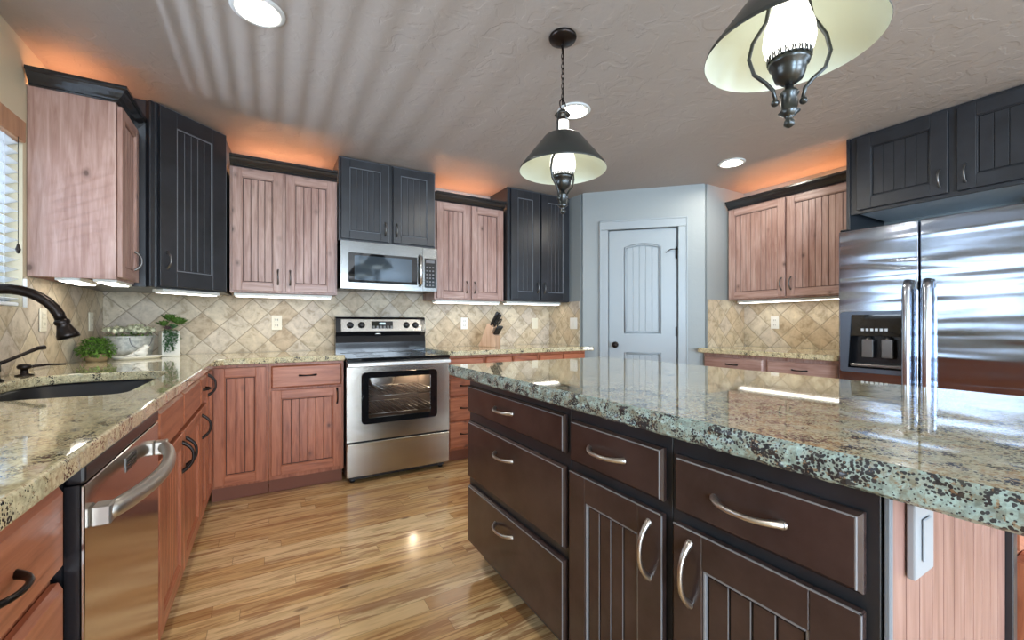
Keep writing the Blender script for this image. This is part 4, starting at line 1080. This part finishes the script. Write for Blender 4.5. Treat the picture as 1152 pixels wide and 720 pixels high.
# ================================================================== RECESSED CEILING LIGHTS
CANE = emit('ceiling_light_lens', (1.0, 0.93, 0.80), 150.0)
CANW = simple('ceiling_light_trim', (0.62, 0.65, 0.66), 0.35)
CANB = simple('ceiling_light_baffle', (0.80, 0.76, 0.62), 0.3)
def can(x, y, label):
    t = thing('ceiling_light', label, 'ceiling light', (x, y, ZC), 0, 'round recessed ceiling lights')
    MB(CANW).lathe([(0.099, -0.0005), (0.100, -0.004), (0.094, -0.009), (0.078, -0.010), (0.075, -0.006), (0.075, -0.0005)], n=48).build('trim_ring', t)
    MB(CANB).lathe([(0.0745, -0.0060), (0.060, -0.0030), (0.058, -0.0008), (0.0745, -0.0008)], n=48).build('baffle', t)
    MB(CANE).lathe([(0.0575, -0.0010), (0.0575, -0.0030), (0.040, -0.0060), (0, -0.0070)], n=40).build('lens', t)
    return t
cl = can(-0.040, 2.010, 'recessed ceiling light nearest the black corner cabinet at the top left')
for x, y, lab in ((1.590, 2.0, 'recessed ceiling light seen just behind the far pendant chain'), (3.190, 2.015, 'recessed ceiling light nearest the refrigerator'), (-0.04, -0.4, 'added recessed ceiling light, unseen behind the camera on the sink side'), (2.6, -0.4, 'added recessed ceiling light, unseen behind the camera on the fridge side')):  # the last two are out of view, added for their light
    q = copy_tree(cl); q.location = (x, y, ZC); q['label'] = lab

# ================================================================== OUTLETS AND SWITCHES
def plate(label, loc, rot, kind='outlet', m=ALMOND, w=0.072):
    t = thing('outlet_plate' if kind == 'outlet' else 'switch_plate', label, 'outlet' if kind == 'outlet' else 'switch', loc, rot)
    MB(m).box(-w / 2, w / 2, -0.006, -0.0008, -0.057, 0.057, bev=0.003, seg=2).build('plate', t)
    if kind == 'outlet':
        for z in (-0.022, 0.022):
            b = MB([m, BLKPL]); b.box(-0.017, 0.017, -0.0085, -0.0065, z - 0.017, z + 0.017, 0, bev=0.001)
            b.box(-0.0085, -0.0060, -0.0090, -0.0084, z - 0.006, z + 0.008, 1); b.box(0.0060, 0.0085, -0.0090, -0.0084, z - 0.006, z + 0.008, 1)
            b.build('socket', t)
    else:
        for k in range(1 if w < 0.1 else 2):
            xx = 0 if w < 0.1 else (-0.024 + 0.048 * k)
            MB(m).box(xx - 0.016, xx + 0.016, -0.0095, -0.0065, -0.033, 0.033, bev=0.001).build('rocker', t)
    return t
yt = YB - 0.0115
plate('almond outlet left of the range on the back wall', (0.050, yt, 1.141), 0)
plate('outlet on the back wall left of the knife block', (1.645, yt, 1.137), 0, m=WHITE)
plate('switch plate on the back wall right of the knife block', (2.468, yt, 1.137), 0, 'switch', m=ALMOND)
plate('white double switch on the short side wall by the pantry', (PX - 0.0115, 3.345, 1.137), -PI / 2, 'switch', m=WHITE, w=0.115)
plate('almond outlet on the tiles beside the window', (XL + 0.0115, 2.915, 1.150), PI / 2)
plate('almond outlet on the left wall near the inside corner', (XL + 0.0115, 3.55, 1.145), PI / 2)
plate('white outlet on the right wall under the alder cabinet', (XR - 0.0115, 2.135, 1.143), -PI / 2, m=WHITE)

# ================================================================== KNIFE BLOCK
BEECH = wood('beech', (0.42, 0.24, 0.15), (0.58, 0.38, 0.26), (0.68, 0.48, 0.36), axis='z', knots=False)
KM = Matrix.Rotation(math.radians(-12), 4, 'Z')
kb = thing('knife_block', 'beech knife block filled with black handled knives', 'knife block', (1.835, 3.565, CT1 + 0.001), math.radians(34)); kb.scale = (1.22,) * 3
b = MB(BEECH); s = bmesh.new()
# side outline: leaning block with a stepped low front
pr = [(-0.085, 0), (0.075, 0), (0.010, 0.205), (-0.045, 0.185), (-0.030, 0.135), (-0.085, 0.105)]
pr = [(0.09, 0), (-0.06, 0), (-0.06, 0.085), (-0.025, 0.105), (-0.045, 0.150), (0.012, 0.182)]
A = [s.verts.new((-0.045, y, z)) for y, z in pr]; B = [s.verts.new((0.045, y, z)) for y, z in pr]
s.faces.new(A); s.faces.new(B[::-1])
for i in range(len(pr)): s.faces.new((A[i], A[(i + 1) % len(pr)], B[(i + 1) % len(pr)], B[i]))
bmesh.ops.recalc_face_normals(s, faces=s.faces[:]); bmesh.ops.bevel(s, geom=s.edges[:], offset=0.002, segments=1, affect='EDGES'); b._add(s); b.build('block', kb)
dirv = Vector((0, -0.52, 0.86)).normalized()
kbM = Matrix.Translation(kb.location) @ Matrix.Rotation(math.radians(34), 4, 'Z') @ Matrix.Diagonal((1.22, 1.22, 1.22, 1))
def knife(lx, ly, lz, L, label, r=0.0085, scissors=False):
    t = thing('kitchen_scissors' if scissors else 'kitchen_knife', label, 'scissors' if scissors else 'knife', tuple(kbM @ Vector((lx, ly, lz))), math.radians(34), None if scissors else 'black handled knives in the block'); t.scale = (1.22,) * 3
    if scissors:
        b = MB(BLKPL)
        for sgn in (-1, 1):
            b.tube([tuple(dirv * (0.045 + 0.024 * math.sin(i * PI / 6)) + Vector((sgn * 0.013 + 0.012 * math.cos(i * PI / 6), 0, 0))) for i in range(13)], 0.0042, n=7, cap=False)
            b.tube([tuple(dirv * 0.002), tuple(dirv * 0.026 + Vector((sgn * 0.008, 0, 0)))], 0.005, n=7)
        b.build('grips', t)
        return t
    b = MB(BLKPL); b.tube([tuple(dirv * 0.001), tuple(dirv * 0.02), tuple(dirv * L * 0.6), tuple(dirv * L * 0.93), tuple(dirv * L)], [r * 0.9, r, r * 1.05, r * 1.25, r * 0.8], n=10, flat=1.25); b.build('handle', t)
    b = MB(NICKEL)
    for q in (0.3, 0.65): b.ball(tuple(dirv * L * q + Vector((0, -0.60, -0.36)) * r * 1.1), 0.0022, 0, 1)
    b.build('rivets', t)
    return t
def topz(y): # slanted upper face
    return 0.150 + (y + 0.045) / 0.057 * 0.032
knife(-0.032, -0.014, topz(-0.014) + 0.001, 0.118, 'large knife at the left of the top row in the block')
knife(-0.011, -0.034, topz(-0.034) + 0.001, 0.110, 'large knife second from the left in the top row of the block')
knife(0.009, -0.012, topz(-0.012) + 0.001, 0.110, 'large knife right of the middle in the top row of the block')
knife(0.031, -0.034, topz(-0.034) + 0.001, 0.05, 'black handled kitchen scissors at the right of the knife block', scissors=True)
for i, nm in enumerate(('leftmost', 'second from the left', 'middle', 'second from the right', 'rightmost')):
    knife(-0.034 + i * 0.017, -0.043, 0.0965, 0.075, 'small steak knife in the low front row, %s of five' % nm, r=0.0068)

# ================================================================== PLANTS AND DECOR IN THE CORNER
GALV = NT('galvanised_metal'); gv_ = GALV.coords(); GALV.set(color=GALV.ramp(GALV.noise(gv_, 35, 4, 0.7), [(0.35, (0.36, 0.37, 0.34)), (0.65, (0.66, 0.66, 0.60))]), rough=0.5, metal=0.35); GALV = GALV.m
CERAM = simple('white_ceramic', (0.78, 0.77, 0.70), 0.3)
LEAF = simple('leaf_green', (0.11, 0.24, 0.035), 0.5); LEAF2 = simple('leaf_bright_green', (0.27, 0.50, 0.08), 0.5)
SUCC = simple('succulent_green', (0.10, 0.24, 0.09), 0.45); PURP = simple('succulent_purple', (0.15, 0.09, 0.10), 0.5); PETAL = simple('cream_petals', (0.90, 0.90, 0.66), 0.6); SOIL = simple('moss', (0.05, 0.06, 0.02), 0.9)
def leaf(b, p, d, L, W, mi=0, bend=0.3, thick=0.0009):
    d = Vector(d).normalized(); p = Vector(p); a = Vector((0, 0, 1)) if abs(d.z) < 0.9 else Vector((1, 0, 0))
    sd_ = d.cross(a).normalized(); up = sd_.cross(d)
    s = bmesh.new(); rows = []
    for u, wv in ((0, 0.15), (0.35, 1.0), (0.7, 0.75), (1, 0.05)):
        c_ = p + d * L * u - up * bend * L * u * u
        rows.append([s.verts.new(c_ - sd_ * W / 2 * wv + up * 0.12 * W * wv), s.verts.new(c_), s.verts.new(c_ + sd_ * W / 2 * wv + up * 0.12 * W * wv)])
    fs = []
    for A, B in zip(rows, rows[1:]):
        for k_ in range(2): fs.append(s.faces.new((A[k_], A[k_ + 1], B[k_ + 1], B[k_])))
    bmesh.ops.solidify(s, geom=fs, thickness=thick)
    b._add(s, mi, True)
rnd = random.Random(3)
def rdir(zmin=-0.2):
    while True:
        v_ = Vector((rnd.uniform(-1, 1), rnd.uniform(-1, 1), rnd.uniform(zmin, 1)))
        if 0.2 < v_.length < 1: return v_.normalized()
# round green bush
gp = thing('green_plant', 'small round bright green bush left of the flower tub', 'plant', (-0.862, 3.285, CT1 + 0.001))
MB(simple('tan_pot', (0.34, 0.25, 0.13), 0.7)).lathe([(0, 0), (0.042, 0), (0.054, 0.045), (0.050, 0.045), (0.045, 0.038), (0, 0.038)], n=24).build('pot', gp)
b = MB([LEAF2, LEAF])
for i in range(900):
    d_ = rdir(-0.55); r_ = rnd.uniform(0.55, 1.0)
    p_ = Vector((d_.x * 0.082 * r_, d_.y * 0.082 * r_, 0.072 + d_.z * 0.062 * r_))
    if p_.z < 0.008: continue
    leaf(b, p_, d_ + rdir(-0.6) * 0.6, rnd.uniform(0.014, 0.022), rnd.uniform(0.010, 0.015), rnd.choice((0, 0, 1)), 0.3)
b.build('foliage', gp)
b = MB(LEAF)
for i in range(26):
    d_ = rdir(0.1); b.tube([(0, 0, 0.036), tuple(Vector((0, 0, 0.04)) + d_ * 0.03), tuple(Vector((0, 0, 0.05)) + d_ * 0.07)], 0.0012, n=5)
b.build('stems', gp)
# oval tub with white flowers
tb = thing('flower_tub', 'oval grey metal tub full of cream white flowers in the corner', 'flower pot', (-0.782, 3.600, CT1 + 0.001), math.radians(18))
s = bmesh.new(); rings = []; n = 40
for k_, z in ((0.86, 0), (0.90, 0.05), (0.97, 0.12), (1.0, 0.128), (1.02, 0.134), (1.0, 0.138), (0.96, 0.134), (0.88, 0.05), (0.84, 0.006)):
    rings.append([s.verts.new((0.125 * k_ * math.cos(2 * PI * i / n), 0.066 * k_ * math.sin(2 * PI * i / n), z)) for i in range(n)])
for A, B in zip(rings, rings[1:]):
    for i in range(n): s.faces.new((A[i], A[(i + 1) % n], B[(i + 1) % n], B[i]))
s.faces.new(rings[0]); s.faces.new(rings[-1]); bmesh.ops.recalc_face_normals(s, faces=s.faces[:])
b = MB(GALV); b._add(s, 0, True); b.build('tub', tb)
b = MB(PEWTER)
pts = [(0.045 + 0.055 * math.sin(a_), -0.068 - 0.006 * math.cos(a_), 0.128 - 0.070 * (1 - abs(2 * a_ / PI) ** 2) if abs(a_) < PI / 2 else 0.128) for a_ in [(-PI / 2 + PI * i / 12) for i in range(13)]]
b.tube(pts, 0.0028, n=8); b.build('swing_handle', tb)
b = MB(SOIL); b.M = Matrix.Diagonal((1, 0.53, 1, 1)); b.lathe([(0, 0.112), (0.110, 0.110), (0.108, 0.10), (0, 0.10)], n=32); b.build('moss', tb)
b = MB(PETAL)
heads = []
for i in range(44):
    a_ = rnd.uniform(0, 2 * PI); q_ = math.sqrt(rnd.random())
    heads.append(Vector((0.140 * q_ * math.cos(a_), 0.070 * q_ * math.sin(a_), 0.158 + 0.035 * (1 - q_) + rnd.uniform(0, 0.018))))
for h_ in heads:
    b.ball(tuple(h_), 0.0145, 0, 1)
    for k_ in range(13):
        d_ = rdir(-0.1); leaf(b, h_ + d_ * 0.012, d_ + rdir(-0.5) * 0.9, 0.015, 0.015, 0, 0.2)
b.build('flowers', tb)
b = MB([LEAF, LEAF2])
for i in range(110):
    a_ = rnd.uniform(0, 2 * PI); q_ = math.sqrt(rnd.random())
    leaf(b, (0.118 * q_ * math.cos(a_), 0.060 * q_ * math.sin(a_), 0.118 + rnd.uniform(0, 0.03)), rdir(0.1), rnd.uniform(0.02, 0.035), 0.010, rnd.choice((0, 1)))
b.build('leaves', tb)
# tray and bird
ty = thing('serving_tray', 'shallow cream oval tray in front of the flower tub', 'tray', (-0.705, 3.405, CT1 + 0.001), math.radians(22))
b = MB(CERAM); b.M = Matrix.Diagonal((1, 0.55, 1, 1)); b.lathe([(0, 0), (0.105, 0), (0.120, 0.014), (0.122, 0.018), (0.117, 0.018), (0.104, 0.006), (0, 0.006)], n=40); b.build('dish', ty)
bd = thing('bird_figurine', 'white ceramic bird figurine on the cream tray', 'figurine', (-0.700, 3.405, CT1 + 0.0085), math.radians(22))
b = MB(CERAM)
b.tube([(-0.062, 0, 0.013), (-0.045, 0, 0.014), (-0.020, 0, 0.022), (0.002, 0, 0.030), (0.020, 0, 0.042), (0.030, 0, 0.056), (0.036, 0, 0.064), (0.044, 0, 0.064)], [0.004, 0.007, 0.012, 0.021, 0.024, 0.016, 0.014, 0.006], n=16, flat=1.0)
b.ball((0.012, 0, 0.026), 0.0275, 0, 3, (1.1, 0.95, 0.93)); b.ball((0.034, 0, 0.064), 0.0165, 0, 3); b.build('body', bd)
MB(simple('beak', (0.5, 0.45, 0.35), 0.4)).lathe([(0.004, 0), (0.0025, 0.006), (0, 0.012)], c=(0.0495, 0, 0.063), axis=(1, 0, -0.15), n=10).build('beak', bd)
b = MB(CERAM)
for sgn in (-1, 1): b.ball((-0.004, sgn * 0.022, 0.030), 0.018, 0, 2, (1.4, 0.25, 0.7))
b.build('wings', bd)
# white vase with trailing succulents
vs_ = thing('succulent_vase', 'tall square white vase with trailing green succulents', 'vase', (-0.585, 3.610, CT1 + 0.001), math.radians(20))
b = MB(CERAM)
b.box(-0.048, 0.048, -0.048, 0.048, 0, 0.008, bev=0.002)
for q in ((-0.048, 0.048, -0.048, -0.042), (-0.048, 0.048, 0.042, 0.048), (-0.048, -0.042, -0.042, 0.042), (0.042, 0.048, -0.042, 0.042)): b.box(*q, 0.008, 0.168, bev=0.0015)
b.box(-0.042, 0.042, -0.042, 0.042, 0.14, 0.15); b.build('pot', vs_)
b = MB([SUCC, LEAF, PURP])
def rosette(c_, R, mi, n1=16, tilt=(0, 0, 1)):
    for k_ in range(n1):
        a_ = k_ * 2.4; el = 0.15 + 1.1 * k_ / n1
        leaf(b, c_, Vector((math.cos(a_) * math.cos(el), math.sin(a_) * math.cos(el), math.sin(el))) + Vector(tilt) * 0.3, R * (1 - 0.45 * k_ / n1), R * 0.42, mi, -0.2, 0.002)
rosette((-0.035, -0.030, 0.200), 0.060, 1, 20, tilt=(-0.6, -0.4, 0.5)); rosette((0.035, -0.030, 0.215), 0.075, 1, 26, tilt=(0.6, -0.5, 0.5)); rosette((-0.015, -0.045, 0.178), 0.045, 2, 18, tilt=(-0.3, -1, 0.2)); rosette((0.0, 0.0, 0.235), 0.070, 1, 24); rosette((0.055, 0.0, 0.21), 0.075, 1, 22, tilt=(1, -0.2, 0.25)); rosette((0.01, -0.05, 0.185), 0.05, 0, 20, tilt=(0.1, -1, 0.1))
for k_ in range(20):
    x_ = rnd.uniform(-0.038, 0.042); Lh = rnd.choice((0.06, 0.09, 0.12, 0.15)) if x_ < 0.02 else rnd.uniform(0.07, 0.11)
    y_ = -0.056 - rnd.uniform(0, 0.014); ph = rnd.uniform(0, 6)
    n_ = int(Lh / 0.0065)
    for j in range(n_):
        z_ = 0.180 - j * 0.0065 * (Lh / (n_ * 0.0065)); xx = x_ + 0.005 * math.sin(j * 0.5 + ph)
        d_ = Vector((rnd.uniform(-1, 1), rnd.uniform(-1, 0.2), rnd.uniform(-0.6, 0.3)))
        leaf(b, (xx, y_, max(z_, 0.01)), d_, 0.016, 0.012, 0, 0.2, 0.003)
b.build('succulents', vs_)
